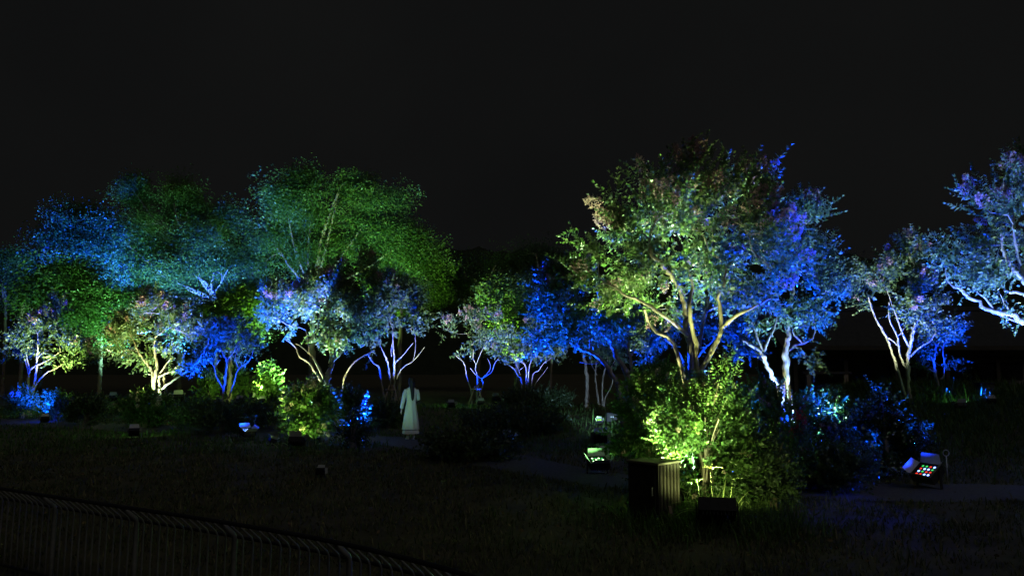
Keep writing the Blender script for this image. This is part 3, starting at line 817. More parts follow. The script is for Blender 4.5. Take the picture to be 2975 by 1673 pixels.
HG = 'dark clipped hedges between the lit trees'
for lab, px, d, wpx, top, sd, n in [
    ('long dark hedge between the splayed trunk and the broad yellow-lit tree', 650, 21.5, 330, 1160, 70, 120),
    ('dark hedge block between the woman and the bright blue bush', 1130, 22.5, 120, 1168, 71, 60),
    ('wide dark hedge in front of the tripod-staked tree', 1490, 21.0, 330, 1180, 72, 150),
    ('second dark hedge behind the wide one, under the white forked stems', 1560, 27.0, 230, 1125, 73, 90),
    ('dark clipped bush between the small yellow-green bush and the splayed trunk', 260, 23.0, 110, 1150, 74, 50),
    ('dark hedge in front of the pavilion posts', 2420, 20.0, 130, 1150, 75, 50),
    ('low wide dark bush at the path edge between the woman and the green-flapped floodlight', 1380, 15.5, 290, 1255, 76, 90)]:
    shrub(lab, px, d, wpx, top, sd, n, 6, 'mid', .36, 'dark_leaf', 0, name='hedge', group=HG, cat='hedge')

# ------------------------------------------------------------------ tall trees of the background
TG = 'tall woodland trees behind the garden'
def tall(label, d, trunk_px, blobs, seed, n_att, per=13, leafmat='maple_leaf', sprig=.72, tpl='spray', extra=()):
    top = min(b[1] for b in blobs)
    mid = sum(b[0] for b in blobs) / len(blobs)
    low = max(b[1] + b[3] * .4 for b in blobs)
    st = [ST([(trunk_px, 1090), (trunk_px + 6, low), (mid * .4 + trunk_px * .6, (low + top) / 2), (mid, top + 40)], (.26 if top < 650 else .13, .05), trunk_px, 'trunk')]
    rr = random.Random(seed)
    for b in blobs[:6]:
        st.append(ST([(trunk_px + 4, low - 10), ((trunk_px + b[0]) / 2 + rr.uniform(-10, 10), (low + b[1]) / 2 + 12), (b[0], b[1])], (.12, .035)))
    st += list(extra)
    return plant('tall_tree', label, 'tree', d, st, blobs, seed, n_att=n_att, per=per, tpl=tpl, sprig=sprig, leafmat=leafmat, barkmat='dark_bark', rs=.15, re=.05,
                 twig_r=.016, jitter=.30, group=TG, flat=True, depth=1.0, shell=1.4)

tall('tall blue-lit woodland tree at the outer end of the grove', 38, 110, [(150, 690, 50, 65), (215, 640, 75, 70), (290, 680, 80, 75), (150, 760, 50, 40), (240, 750, 80, 55), (290, 620, 60, 40)], 81, 170, tpl='spray_fine')
tall('dim grey-green tree whose top stands above the teal ones', 46, 520, [(400, 570, 85, 75), (500, 555, 75, 75), (560, 620, 90, 80), (470, 640, 110, 80), (620, 660, 70, 70)], 82, 170, leafmat='maple_leaf',
     extra=[ST([(527, 720, -2.5), (524, 665, -2.8), (512, 628, -3), (505, 590, -3)], (.07, .03)), ST([(524, 665, -2.8), (538, 640, -2.8), (545, 615, -2.8)], (.05, .03))])
tall('teal-green tree with a small white fork in its lower crown', 38, 625, [(380, 720, 110, 75), (480, 790, 120, 70), (560, 720, 95, 90), (340, 810, 80, 50), (620, 790, 70, 70), (430, 860, 80, 40), (560, 860, 70, 50)], 83, 260, tpl='spray_fine',
     extra=[ST([(622, 900, -.5), (625, 850, -.8), (640, 825, -1), (662, 783, -1)], (.05, .022)), ST([(640, 828, -1), (645, 800, -1), (630, 790, -1)], (.03, .016))])
tall('low green tree arching over the violet-stemmed crape myrtle', 33, 60, [(150, 820, 60, 45), (230, 800, 60, 40), (120, 870, 45, 40), (260, 860, 70, 40), (200, 880, 60, 35)], 84, 110, sprig=.8)
tall('teal-green understorey tree behind the crape myrtles with splayed and violet stems', 33, 290, [(330, 880, 75, 40), (240, 920, 60, 35), (420, 880, 70, 35), (510, 900, 60, 40), (590, 930, 50, 35), (300, 960, 50, 25)], 93, 150, sprig=.7)
tall('huge green broadleaf tree, tallest of the grove', 41, 905, [(830, 590, 100, 70), (985, 550, 110, 60), (900, 660, 140, 75), (770, 670, 80, 70), (1080, 620, 100, 80), (1180, 700, 90, 75), (1210, 790, 90, 50), (1110, 740, 110, 60), (730, 770, 75, 55), (950, 740, 120, 50), (1250, 850, 60, 30), (780, 560, 50, 30), (900, 520, 60, 30), (1040, 530, 50, 30), (1130, 580, 50, 40), (1260, 740, 40, 40), (690, 620, 45, 40), (860, 760, 60, 40)], 85, 430, sprig=.8)
tall('bright green maple reaching behind the blue side of the broad tree', 33, 668, [(700, 880, 65, 40), (670, 930, 50, 35), (750, 860, 60, 35), (640, 900, 40, 30), (720, 960, 40, 30)], 86, 110, sprig=.75)
tall('dull green maple spreading over the white-stemmed tree', 34, 1160, [(1180, 850, 50, 25), (1120, 830, 40, 22), (1160, 880, 40, 22)], 87, 50, sprig=.7)
tall('dark faint tree filling the gap beside the green column tree', 46, 1390, [(1350, 790, 90, 70), (1440, 770, 90, 60), (1300, 850, 60, 60), (1420, 850, 80, 60)], 88, 120, leafmat='dark_leaf')
tall('faint dark tree behind the blue-crowned crape myrtle with leaning stems', 44, 1600, [(1560, 750, 80, 50), (1620, 800, 70, 70), (1540, 820, 70, 60)], 89, 90, leafmat='dark_leaf')
tall('narrow bright green column tree behind the young staked tree', 33, 1500, [(1500, 850, 38, 45), (1495, 920, 42, 50), (1510, 980, 42, 35), (1420, 850, 35, 30)], 90, 90, sprig=.6)
tall('unlit tree at the dark end of the woodland', 42, 10, [(20, 770, 60, 60), (-60, 800, 90, 90), (50, 860, 50, 60)], 91, 90, leafmat='dark_leaf')
tall('unlit broad tree over the pavilion roof', 40, 2470, [(2440, 800, 60, 60), (2480, 880, 50, 50), (2400, 900, 50, 50)], 92, 70, leafmat='dark_leaf')

# ------------------------------------------------------------------ floodlights
def flood_meshes():
    D = {}
    m = MB(); m.box((0, -.06, 0), (.36, .10, .29))
    for k in range(9): m.box((-.14 + k * .035, -.125, 0), (.008, .04, .24))
    D['housing'] = m, M['black_metal']
    m = MB()
    for x in (-1, 1): m.box((x * .172, .005, 0), (.016, .03, .29)); 
    for z in (-1, 1): m.box((0, .005, z * .137), (.33, .03, .016))
    D['front_frame'] = m, M['black_metal']
    m = MB(); m.box((0, -.004, 0), (.33, .01, .26)); D['lens_board'] = m, M['black_metal']
    out = {}
    for k, (mb, mt) in D.items():
        me = bpy.data.meshes.new(k); me.from_pydata(mb.v, [], mb.f); me.materials.append(mt); out[k] = me
    def flap(w_, l_):
        me = bpy.data.meshes.new('barn_door')
        me.from_pydata([(-w_ / 2, 0, 0), (w_ / 2, 0, 0), (w_ * .42, l_, 0), (-w_ * .42, l_, 0), (-w_ / 2, 0, .004), (w_ / 2, 0, .004), (w_ * .42, l_, .004), (-w_ * .42, l_, .004)], [],
                       [(0, 3, 2, 1), (4, 5, 6, 7), (0, 1, 5, 4), (1, 2, 6, 5), (2, 3, 7, 6), (3, 0, 4, 7)])
        me.materials.append(M['flap_metal']); return me
    out['flap_long'], out['flap_short'] = flap(.35, .15), flap(.28, .13)
    for c in LED:
        n = 10
        V = [(0, .006, 0)] + [(.019 * math.cos(a), .002, .019 * math.sin(a)) for a in np.linspace(0, 2 * math.pi, n, endpoint=False)]
        me = bpy.data.meshes.new('lens'); me.from_pydata(V, [], [(0, 1 + (k + 1) % n, 1 + k) for k in range(n)]); me.materials.append(LED[c]); out['lens_' + c] = me
    return out
FM = flood_meshes()
FG = 'black LED floodlights on the ground'
NF = [0]

def flood(label, px, d, target, lights, lens='blue', scale=1.0, detail=2, lift=0.0, flaps=True):
    """a floodlight on the ground aimed at target; lights: list of (colour, watts, cone degrees, blend)"""
    b = ground_pt(px, d); b[2] += lift
    o = empty('floodlight', b, label, 'floodlight', FG)
    o.scale = (scale,) * 3
    pivot = Vector((0, 0, .27))
    aim = (Vector(target) - (Vector(b) + pivot * scale)).normalized()
    yaw = math.atan2(-aim.x, aim.y); el = math.asin(aim.z)
    Rm = Matrix.Rotation(yaw, 4, 'Z') @ Matrix.Rotation(el, 4, 'X')
    T = Matrix.Translation(pivot) @ Rm
    def part(nm, me, Mx=Matrix.Identity(4), par=None):
        c = link(nm, me, o); c.matrix_local = T @ Mx; return c
    part('housing', FM['housing']); part('front_frame', FM['front_frame']); part('lens_board', FM['lens_board'])
    # yoke and foot, turned with the lamp
    y = MB(); Z = Matrix.Rotation(yaw, 3, 'Z')
    for sx in (-1, 1):
        y.bar(Z @ Vector((sx * .20, -.06, .03)), Z @ Vector((sx * .20, -.04, .30)), .012, .04)
    y.bar(Z @ Vector((-.206, -.06, .03)), Z @ Vector((.206, -.06, .03)), .04, .012)
    y.build('yoke', M['black_metal'], o)
    f = MB()
    f.bar(Z @ Vector((-.17, -.2, .012)), Z @ Vector((-.17, .12, .012)), .03, .024); f.bar(Z @ Vector((.17, -.2, .012)), Z @ Vector((.17, .12, .012)), .03, .024)
    f.build('foot', M['black_metal'], o)
    if flaps:
        for nm, off, ax, sgn, key in (('t', (0, .02, .14), 'X', 1, 'flap_long'), ('b', (0, .02, -.14), 'X', -1, 'flap_long')):
            part('barn_door', FM[key], Matrix.Translation(off) @ Matrix.Rotation(sgn * R(38), 4, ax))
        for sx in (-1, 1):
            part('barn_door', FM['flap_short'], Matrix.Translation((sx * .175, .02, 0)) @ Matrix.Rotation(R(90), 4, 'Y') @ Matrix.Rotation(sx * R(-42) * -1, 4, 'X'))
    n = 4 if detail >= 2 else 2
    cols = lens if isinstance(lens, (list, tuple)) else [lens]
    for i in range(n):
        for j in range(n):
            q = .064 if n == 4 else .12
            c = cols[(i * n + j + (i % 2)) % len(cols)]
            l = part('lens', FM['lens_' + c], Matrix.Translation(((i - (n - 1) / 2) * q, .004, (j - (n - 1) / 2) * q * .9)))
            if n == 2: l.scale = (1.6, 1, 1.6)
    for k, (col, P, ang, bl) in enumerate(lights):
        L = bpy.data.lights.new('spot', 'SPOT')
        L.energy = P; L.color = col; L.spot_size = R(ang); L.spot_blend = bl; L.shadow_soft_size = .03
        lo = bpy.data.objects.new('spot_light', L); COL.objects.link(lo)
        lo.parent = o
        off = ((k - (len(lights) - 1) / 2) * .2, .05, 0)
        lo.matrix_local = T @ Matrix.Translation(off) @ Matrix.Rotation(R(90), 4, 'X') @ Matrix.Scale(1 / scale, 4)
    return o

X = lambda px, py, d: U(px, py, d)
PW = 1.0
# main tree
YEL = (0.92, 1.0, 0.46)
YG = (0.86, 1.0, 0.34)
flood('floodlight seen from behind in weeds before the yellow-green shrub', 2070, 8.75, X(2050, 980, 9.9), [((0.76, 1.0, 0.40), 480 * PW, 84, .8), (YG, 1200 * PW, 34, .6), (YG, 45, 165, .3)], 'green', 1.15, flaps=False)
flood('added floodlight hidden behind the ribbed cabinet aimed at the forked trunk', 1900, 9.9, X(2050, 690, 10.0), [(YEL, 2300 * PW, 58, .6)], 'green', .6, 1)  # fill lamp added for the trunk, as the shrub blocks the front floodlight
flood('floodlight with green-lit flaps at the edge of the path near the name plate', 1735, 13.4, X(1830, 520, 11.6), [((0.66, 1.0, 0.42), 12000 * PW, 66, .4), ((0.30, 1.0, 0.22), 70, 160, .3)], ['white', 'red', 'white', 'dimgreen'], .95)
flood('floodlight with blue flaps and mixed coloured lenses beside the rope stake', 2672, 11.7, X(2210, 560, 10.6), [(BLUE, 26000 * PW, 50, .35), (BLUE, 120, 150, .3)], ['bluewhite', 'red', 'dimgreen', 'bluewhite', 'dimgreen', 'bluewhite', 'red'], 1.05)
flood('floodlight hidden behind the largest tree aimed up into its crown', 2120, 11.4, X(2040, 760, 10.4), [(BLUE, 3500 * PW, 90, .4)], 'blue')
flood('added floodlight under the largest tree throwing cool white light upward', 2000, 10.5, X(2060, 600, 10.2), [((0.54, 0.98, 0.76), 5400 * PW, 85, .5)], 'teal', .7, 1)  # unseen lamp put in to brighten the crown from below
# tree behind
flood('floodlight on the grass in front of the leaning pale limbs', 2175, 13.6, X(2230, 900, 15), [(YEL, 1000 * PW, 75, .6)], 'white')
flood('floodlight in the dark bushes under the blue-topped tree', 2370, 14.1, X(2300, 880, 15), [(BLUE, 3000 * PW, 95, .4), ((0.50, 0.95, 0.75), 2000, 90, .5)], 'blue')
flood('floodlight behind the blue-topped tree', 2320, 16.4, X(2325, 610, 15), [(BLUE, 42000 * PW, 34, .3)], 'blue', .8)
flood('floodlight behind the glossy blue bush', 2600, 14.0, X(2565, 1130, 13.1), [(BLUE, 12000 * PW, 84, .5)], 'blue', .7)
# dark leaning tree
flood('floodlight behind the dark leaning stems', 1480, 17.8, X(1650, 760, 16), [(BLUE, 30000 * PW, 62, .4)], 'blue', .8)
flood('floodlight with yellow glow on the green lawn', 1740, 23.0, X(1790, 720, 20.4), [((0.85, 1.0, 0.6), 7000 * PW, 60, .5), ((0.35, 1.0, 0.45), 25, 160, .3)], 'green', .5)
flood('dark floodlight with bluish top beside the path', 1742, 17.5, X(1760, 1000, 28), [(COOL, 2600 * PW, 40, .6)], 'blue', .9)
flood('blue floodlight at the foot of the white forked stems', 1470, 28.6, X(1520, 970, 31), [(BLUE, 3600 * PW, 70, .5)], 'blue', .8, 1)
flood('yellow-white floodlight at the foot of the white forked stems', 1590, 28.6, X(1540, 960, 31), [(YEL, 900 * PW, 70, .7)], 'white', .8, 1)
flood('floodlight under the tripod-staked tree', 1397, 29.2, X(1375, 940, 30.6), [(BLUE, 2600 * PW, 60, .5)], 'blue', .7, 1)
flood('floodlight with white bars on the lawn before the staked tree', 1313, 27.2, X(1370, 950, 30), [(WHITE, 3200 * PW, 60, .6), ((0.35, 1.0, 0.45), 30, 160, .3)], 'white', .7, 1)
flood('floodlight behind the column tree hedge', 1445, 31.5, X(1500, 870, 33), [(GREEN, 9000 * PW, 56, .6)], 'green', .9, 1)
# white-stemmed tree behind the woman
flood('floodlight behind the hedge block by the woman', 1195, 25.4, X(1165, 900, 28), [((0.8, 1.0, 0.66), 2300 * PW, 70, .6)], 'white', .7, 1)
flood('blue floodlight between the bright blue bush and the hedge block', 1075, 26.0, X(1110, 920, 28), [(BLUE, 7000 * PW, 70, .5)], 'blue', .7, 1)
# broad tree
flood('floodlight with glowing blue yoke and grass stalks', 727, 19.6, X(795, 880, 19), [(BLUE, 48000 * PW, 38, .3), (BLUE, 260, 165, .3)], ['bluewhite', 'blue'], .95)
flood('floodlight with glowing green weeds before the green shrub', 870, 17.4, X(940, 850, 19), [((0.80, 1.0, 0.28), 180 * PW, 44, .8), (GREEN, 40, 165, .3)], 'green', .9)
flood('added floodlight half hidden in the grass between the blue-yoked and the green-weed floodlights', 800, 18.2, X(970, 820, 19), [((0.92, 1.0, 0.34), 1000 * PW, 36, .5)], 'green', .55, 1)  # extra lamp, added to reach the broad crown past the shrub
flood('added floodlight tucked between the green shrub and the yellow-lit trunk', 925, 18.95, X(962, 790, 19.1), [((0.90, 1.0, 0.40), 3000 * PW, 66, .6), ((0.5, 0.95, 0.8), 1300, 70, .5)], 'green', .45, 1)  # helper lamp behind the shrub, added to light trunk and middle crown
flood('floodlight behind the upright blue bush', 1052, 18.3, X(1032, 1160, 17.5), [(BLUE, 40000 * PW, 62, .6)], 'blue', .6)
flood('floodlight behind the bright blue bush aimed into the broad crown', 1000, 20.6, X(1030, 860, 19.3), [(BLUE, 5200 * PW, 85, .5), ((0.5, 1.0, 0.8), 1500 * PW, 80, .5)], 'blue', .9, 1)
# left trees
flood('floodlight with two blue dots before the olive-green shrub', 400, 19.6, X(425, 870, 24), [((0.92, 1.0, 0.30), 4500 * PW, 44, .6), ((0.4, 1.0, 0.3), 25, 160, .3)], ['bluewhite', 'green'], .7)
flood('added floodlight tucked between the olive-green shrub and the splayed trunk', 425, 23.3, X(425, 900, 24), [((0.94, 1.0, 0.38), 2000 * PW, 80, .7), ((0.45, 0.95, 0.8), 900, 80, .5)], 'green', .6, 1)  # unseen helper lamp, added to light the splayed limbs from below
flood('blue floodlight in the hedge beside the splayed trunk', 600, 22.6, X(585, 940, 24), [(BLUE, 32000 * PW, 62, .35)], 'blue', .9)
flood('floodlight before the thin blue tree', 640, 27.5, X(660, 1000, 30), [(BLUE, 6500 * PW, 70, .5)], 'blue', .8, 1)
flood('dim green floodlight between the maple bushes', 700, 30.2, X(705, 960, 33), [(GREEN, 550 * PW, 130, .7)], 'green', .8, 1)
flood('added green floodlight between the maple bushes aimed at the taller green maple', 762, 31.5, X(705, 880, 33), [(GREEN, 4600 * PW, 50, .6)], 'green', .7, 1)  # separate lamp put in just to brighten the taller maple
flood('floodlight with a faint blue glow beside the deep blue bush', 140, 23.6, X(92, 1000, 26), [(BLUE, 6000 * PW, 62, .6), (BLUE, 45, 165, .3)], 'blue', .6)
flood('floodlight behind the small yellow-green bush', 235, 25.4, X(120, 910, 26), [((0.80, 1.0, 0.34), 4600 * PW, 56, .6), (GREEN, 60, 165, .3)], 'green', .7, 1)
# mound
flood('floodlight with red and green lenses on the grassy mound', 2782, 20.4, X(2680, 800, 22), [(BLUE, 10000 * PW, 66, .5), ((0.35, 1.0, 0.45), 14, 160, .3)], ['green', 'red', 'white'], .7)
flood('small floodlight in the mound grass beside the dark boxes', 2872, 20.5, X(2755, 960, 23), [(BLUE, 9000 * PW, 50, .5)], ['white', 'green'], .6)
flood('floodlight in the mound grass before the pale stems', 2540, 19.6, X(2590, 780, 22), [((0.80, 1.0, 0.68), 5500 * PW, 66, .7)], 'white', .6, 1)
flood('floodlight out of view under the sweeping limbs', 3060, 10.2, X(2960, 660, 12), [((0.55, 0.95, 0.80), 2400 * PW, 105, .5), (BLUE, 7000 * PW, 90, .5)], 'blue')
flood('floodlight on the lawn under the broad blue-white tree', 3040, 13.4, X(2890, 600, 12.2), [(BLUE, 9000 * PW, 70, .5)], 'blue', .8)
flood('floodlight behind the broad blue-white tree', 3120, 13.6, X(2900, 700, 12), [((0.75, 1.0, 0.45), 2200 * PW, 60, .6)], 'white', .8)
# woodland
flood('floodlight of the blue woodland end', 330, 34.6, X(205, 690, 38), [(BLUE, 130000 * PW, 42, .08), ((0.1, 0.5, 0.6), 9000, 60, .5)], 'blue', 1.0, 1)
flood('floodlight of the teal trees', 440, 32.0, X(440, 740, 38), [((0.30, 0.90, 0.66), 17000 * PW, 90, .8)], 'teal', 1.0, 1)
flood('blue floodlight among the teal trees', 520, 32.4, X(400, 640, 40), [(BLUE, 50000 * PW, 70, .4)], 'blue', 1.2, 1)
flood('floodlight of the low arching green tree', 240, 28.6, X(190, 820, 33), [((0.36, 1.0, 0.50), 5500 * PW, 52, .7)], 'green', 1.0, 1)
flood('floodlight of the green giant', 850, 31.0, X(860, 640, 40), [((0.46, 0.95, 0.36), 8000 * PW, 74, .8)], 'green', 1.0, 1)
flood('blue floodlight at the foot of the green giant', 760, 33.0, X(720, 740, 40), [(BLUE, 30000 * PW, 40, .4)], 'blue', 1.2, 1)
flood('floodlight on the far side of the green giant', 1000, 31.2, X(1150, 720, 40), [((0.48, 1.0, 0.18), 11000 * PW, 50, .7)], 'green', 1.0, 1)
flood('added teal floodlight deep in the woodland', 590, 42.5, X(500, 570, 46), [((0.34, 0.85, 0.72), 9000 * PW, 80, .7)], 'teal', 1.0, 1)  # extra lamp added to lift the dim tree that the front lamps miss
flood('cool floodlight in front of the green giant', 1010, 33.5, X(960, 640, 41), [((0.22, 0.75, 0.62), 8000 * PW, 70, .7)], 'teal', 1.0, 1)
flood('floodlight under the blue tree behind the largest one', 2010, 18.8, X(2000, 960, 20), [(BLUE, 9000 * PW, 120, .6)], 'blue', .7, 1)
# made-up fill lamp that brightens the woman's back
flood('added small teal floodlight alone on the dark lawn facing the woman', 940, 13.0, X(1192, 1150, 19.4), [(TEAL, 330 * PW, 17, .9)], 'teal', .4, 1)

# ------------------------------------------------------------------ stakes that hold the young trees
def stakes(label, px, d, w_px, top_py, cross_py):
    b = ground_pt(px, d)
    o = empty('tree_stake', b, label, 'tree stake', 'wooden support stakes under young trees')
    s = d / F
    zt = U(px, top_py, d)[2] - b[2]; zc = U(px, cross_py, d)[2] - b[2]
    for k, (ax, ay) in enumerate(((-.5, -.15), (.5, -.15), (.02, .5))):
        m = MB(); m.tube([(ax * w_px * s, ay * w_px * s, -.05), (ax * w_px * s * .18, ay * w_px * s * .18, zt)], [.032, .028], 8)
        m.build('pole', M['wood'], o, True)
    m = MB(); m.tube([(-w_px * s * .28, -.09, zc), (w_px * s * .28, -.09, zc)], [.026, .026], 8); m.build('crossbar', M['wood'], o, True)
stakes('tripod of wooden stakes around the sparse young tree', 1384, 29.9, 48, 1122, 1130)
stakes('wooden stakes around the white stems behind the woman', 1138, 27.8, 55, 1118, 1132)
def prop(label, px, d, a, bb):
    b = ground_pt(px, d)
    o = empty('tree_prop', b, label, 'tree stake', 'wooden support stakes under young trees')
    m = MB(); m.tube([Vector(U(*a, d)) - Vector(b), Vector((0, 0, -.04))], [.028, .03], 8); m.build('pole', M['wood'], o, True)
prop('single slanted wooden prop against the trunk behind the largest tree', 2312, 14.8, (2293, 1118), None)

# ------------------------------------------------------------------ the woman in the pale coat
def woman():
    b = ground_pt(1196, 19.4)
    o = empty('person', b, 'woman in long pale coat and white shoes seen from behind with long dark hair', 'person')
    o.rotation_euler = (0, 0, R(24))
    o.scale = (.88, .9, 1.0)
    # one continuous skinned body
    V, E, Rr = [], [], []
    def v(p, r, par=None):
        V.append(p); Rr.append(r)
        if par is not None: E.append((par, len(V) - 1))
        return len(V) - 1
    pel = v((0, 0, .84), (.13, .10))
    sp = v((0, 0, .98), (.115, .085), pel); ch = v((0, .01, 1.14), (.13, .09), sp); sh = v((0, 0, 1.27), (.10, .07), ch)
    nk = v((0, .005, 1.35), (.045, .045), sh); h0 = v((0, .02, 1.42), (.062, .072), nk); h1 = v((0, .02, 1.50), (.076, .090), h0); h2 = v((0, .01, 1.57), (.055, .065), h1)
    ns = v((0, .115, 1.475), (.012, .012), h1)
    for sx in (-1, 1):
        hp = v((sx * .085, 0, .78), (.085, .09), pel); kn = v((sx * .085, .02, .44), (.052, .055), hp); cf = v((sx * .085, 0, .32), (.05, .055), kn)
        an = v((sx * .085, -.01, .09), (.032, .035), cf); hl = v((sx * .085, -.01, .04), (.034, .036), an); to = v((sx * (.085 + .01), .14, .03), (.034, .022), hl)
        s1 = v((sx * .155, 0, 1.27), (.055, .055), sh)
        if sx < 0: el, wr, hn = (-.245, -.02, 1.03), (-.275, .03, .81), (-.28, .05, .74)
        else: el, wr, hn = (.20, -.02, 1.02), (.15, .17, 1.06), (.12, .22, 1.10)
        e1 = v(el, (.042, .042), s1); w1 = v(wr, (.026, .026), e1); p1 = v(hn, (.034, .018), w1)
        dv = Vector(hn) - Vector(wr); dv.normalize()
        side = Vector((0, 1, 0)) if sx < 0 else Vector((1, 0, 0))
        for q, ln in ((-.024, .060), (-.008, .070), (.008, .066), (.024, .054)):
            k1 = v(tuple(Vector(hn) + dv * .035 + side * q), (.009, .009), p1)
            k2 = v(tuple(Vector(hn) + dv * (.035 + ln * .55) + side * q + Vector((-sx * .006, 0, 0))), (.008, .008), k1)
            v(tuple(Vector(hn) + dv * (.035 + ln) + side * q + Vector((-sx * .016, 0, 0))), (.0065, .0065), k2)
        t1 = v(tuple(Vector(hn) + side * .036 - dv * .005), (.010, .010), p1); v(tuple(Vector(hn) + side * .052 + dv * .03), (.008, .008), t1)
    me = bpy.data.meshes.new('body'); me.from_pydata(V, E, []); me.materials.append(M['skin'])
    bo = link('body', me, o)
    md = bo.modifiers.new('Skin', 'SKIN'); md.use_smooth_shade = True
    for k, r in enumerate(Rr): me.skin_vertices[0].data[k].radius = r
    me.skin_vertices[0].data[pel].use_root = True
    sb = bo.modifiers.new('Subdivision', 'SUBSURF'); sb.levels = 1; sb.render_levels = 2
    # coat: lofted body with folds and two sleeves
    def loft(rings, n=48):
        P = []
        for z, rx, ry, cx_, cy_, fold, ph in rings:
            for k in range(n):
                a = 2 * math.pi * k / n
                f = 1 + fold * math.sin(7 * a + ph) + fold * .6 * math.sin(12 * a + 1.7 * ph)
                P.append((cx_ + rx * f * math.cos(a), cy_ + ry * f * math.sin(a), z))
        m_ = len(rings)
        Fc = [(i * n + j, i * n + (j + 1) % n, (i + 1) * n + (j + 1) % n, (i + 1) * n + j) for i in range(m_ - 1) for j in range(n)]
        return P, Fc
    m = MB()
    m.add(*loft([(.27, .240, .205, 0, -.01, .085, .3), (.40, .225, .19, 0, -.01, .08, .5), (.55, .205, .175, 0, -.005, .065, .7), (.72, .180, .152, 0, 0, .045, .9), (.88, .156, .128, 0, 0, .030, 1.1),
                 (.98, .138, .112, 0, 0, .014, 1.2), (1.10, .156, .118, 0, 0, .008, 1.2), (1.20, .178, .115, 0, 0, 0, 1.2), (1.27, .180, .098, 0, 0, 0, 1), (1.315, .130, .080, 0, 0, 0, 1), (1.345, .072, .064, 0, 0, 0, 1), (1.375, .062, .060, 0, 0, 0, 1), (1.36, .054, .054, 0, 0, 0, 1)]))
    m.tube([(-.15, 0, 1.27), (-.205, -.005, 1.17), (-.245, -.02, 1.03), (-.268, .01, .91), (-.276, .03, .81)], [.066, .062, .054, .050, .050], 14)
    m.tube([(.15, 0, 1.27), (.19, -.01, 1.17), (.208, -.02, 1.04), (.195, .07, 1.03), (.16, .165, 1.055)], [.068, .066, .060, .054, .050], 14)
    m.build('coat', M['coat'], o, True)
    m = MB(); m.add(*loft([(.255, .232, .198, 0, -.01, .055, .3), (.272, .2375, .2035, 0, -.01, .055, .3)])); m.build('hem_trim', M['trim'], o, True)
    m = MB(); m.add(*loft([(.165, .242, .205, 0, -.01, .07, .6), (.20, .236, .20, 0, -.01, .06, .4), (.265, .226, .192, 0, -.01, .055, .3)])); m.build('underskirt', M['coat'], o, True)
    # hair: cap and long tail
    m = MB()
    rings = [(1.615, .02, .02, 0, .0, 0, 0), (1.60, .062, .070, 0, .0, 0, 0), (1.565, .088, .098, 0, -.002, .01, 0), (1.51, .097, .104, 0, -.010, .015, .4), (1.45, .094, .094, 0, -.022, .02, .8),
             (1.39, .082, .070, 0, -.045, .03, 1.2), (1.32, .066, .046, .0, -.085, .04, 1.6), (1.22, .056, .034, .0, -.115, .05, 2), (1.12, .048, .030, 0, -.125, .06, 2.4), (1.04, .034, .024, 0, -.128, .06, 2.6), (1.00, .008, .008, 0, -.125, 0, 0)]
    m.add(*loft(rings, 32)); m.build('hair', M['hair'], o, True)
    for sx in (-1, 1):
        m = MB(); m.add(*loft([(.0, .046, .112, sx * .09, .055, 0, 0), (.022, .049, .118, sx * .09, .055, 0, 0), (.05, .044, .095, sx * .088, .035, 0, 0), (.085, .042, .052, sx * .086, -.005, 0, 0), (.11, .040, .046, sx * .085, -.01, 0, 0)], 20)); m.build('shoe', M['shoe'], o, True)
woman()

# ------------------------------------------------------------------ ribbed cabinet
def cabinet():
    b = ground_pt(1893, 9.55)
    o = empty('utility_cabinet', b, 'dark utility cabinet with ribbed metal side in front of the grey-green shrub', 'cabinet')
    o.rotation_euler = (0, 0, R(-47))
    W_, D_, H_ = .46, .44, .70
    m = MB(); m.box((0, 0, H_ / 2), (W_, D_, H_)); m.build('body', M['cabinet_dark'], o)
    m = MB(); m.box((0, 0, H_ + .014), (W_ + .05, D_ + .05, .026)); m.build('lid', M['corrugated'], o, bevel=.004)
    m = MB(); m.box((-.01, -D_ / 2 - .006, H_ / 2), (W_ - .07, .01, H_ - .10)); d_ = m.build('door', M['cabinet_dark'], o)
    m = MB(); m.tube([(W_ / 2 - .075, -D_ / 2 - .03, .33), (W_ / 2 - .075, -D_ / 2 - .03, .43)], [.007, .007], 6)
    m.bar((W_ / 2 - .075, -D_ / 2 - .031, .335), (W_ / 2 - .075, -D_ / 2 - .008, .335), .008); m.bar((W_ / 2 - .075, -D_ / 2 - .031, .425), (W_ / 2 - .075, -D_ / 2 - .008, .425), .008)
    m.build('handle', M['steel'], d_)
    for k in range(6):
        m = MB(); y0 = -D_ / 2 + .04 + k * .072
        m.tube([(W_ / 2 + .004, y0, .01), (W_ / 2 + .004, y0, H_ - .005)], [.024, .024], 8); m.build('rib', M['corrugated'], o, True)
    p = ground_pt(1938, 9.2)
    s = empty('marker_stub', p, 'short pale wooden stub post beside the ribbed cabinet', 'post')
    m = MB(); m.box((0, 0, .10), (.045, .045, .24)); m.build('post', M['wood'], s, bevel=.004)
cabinet()

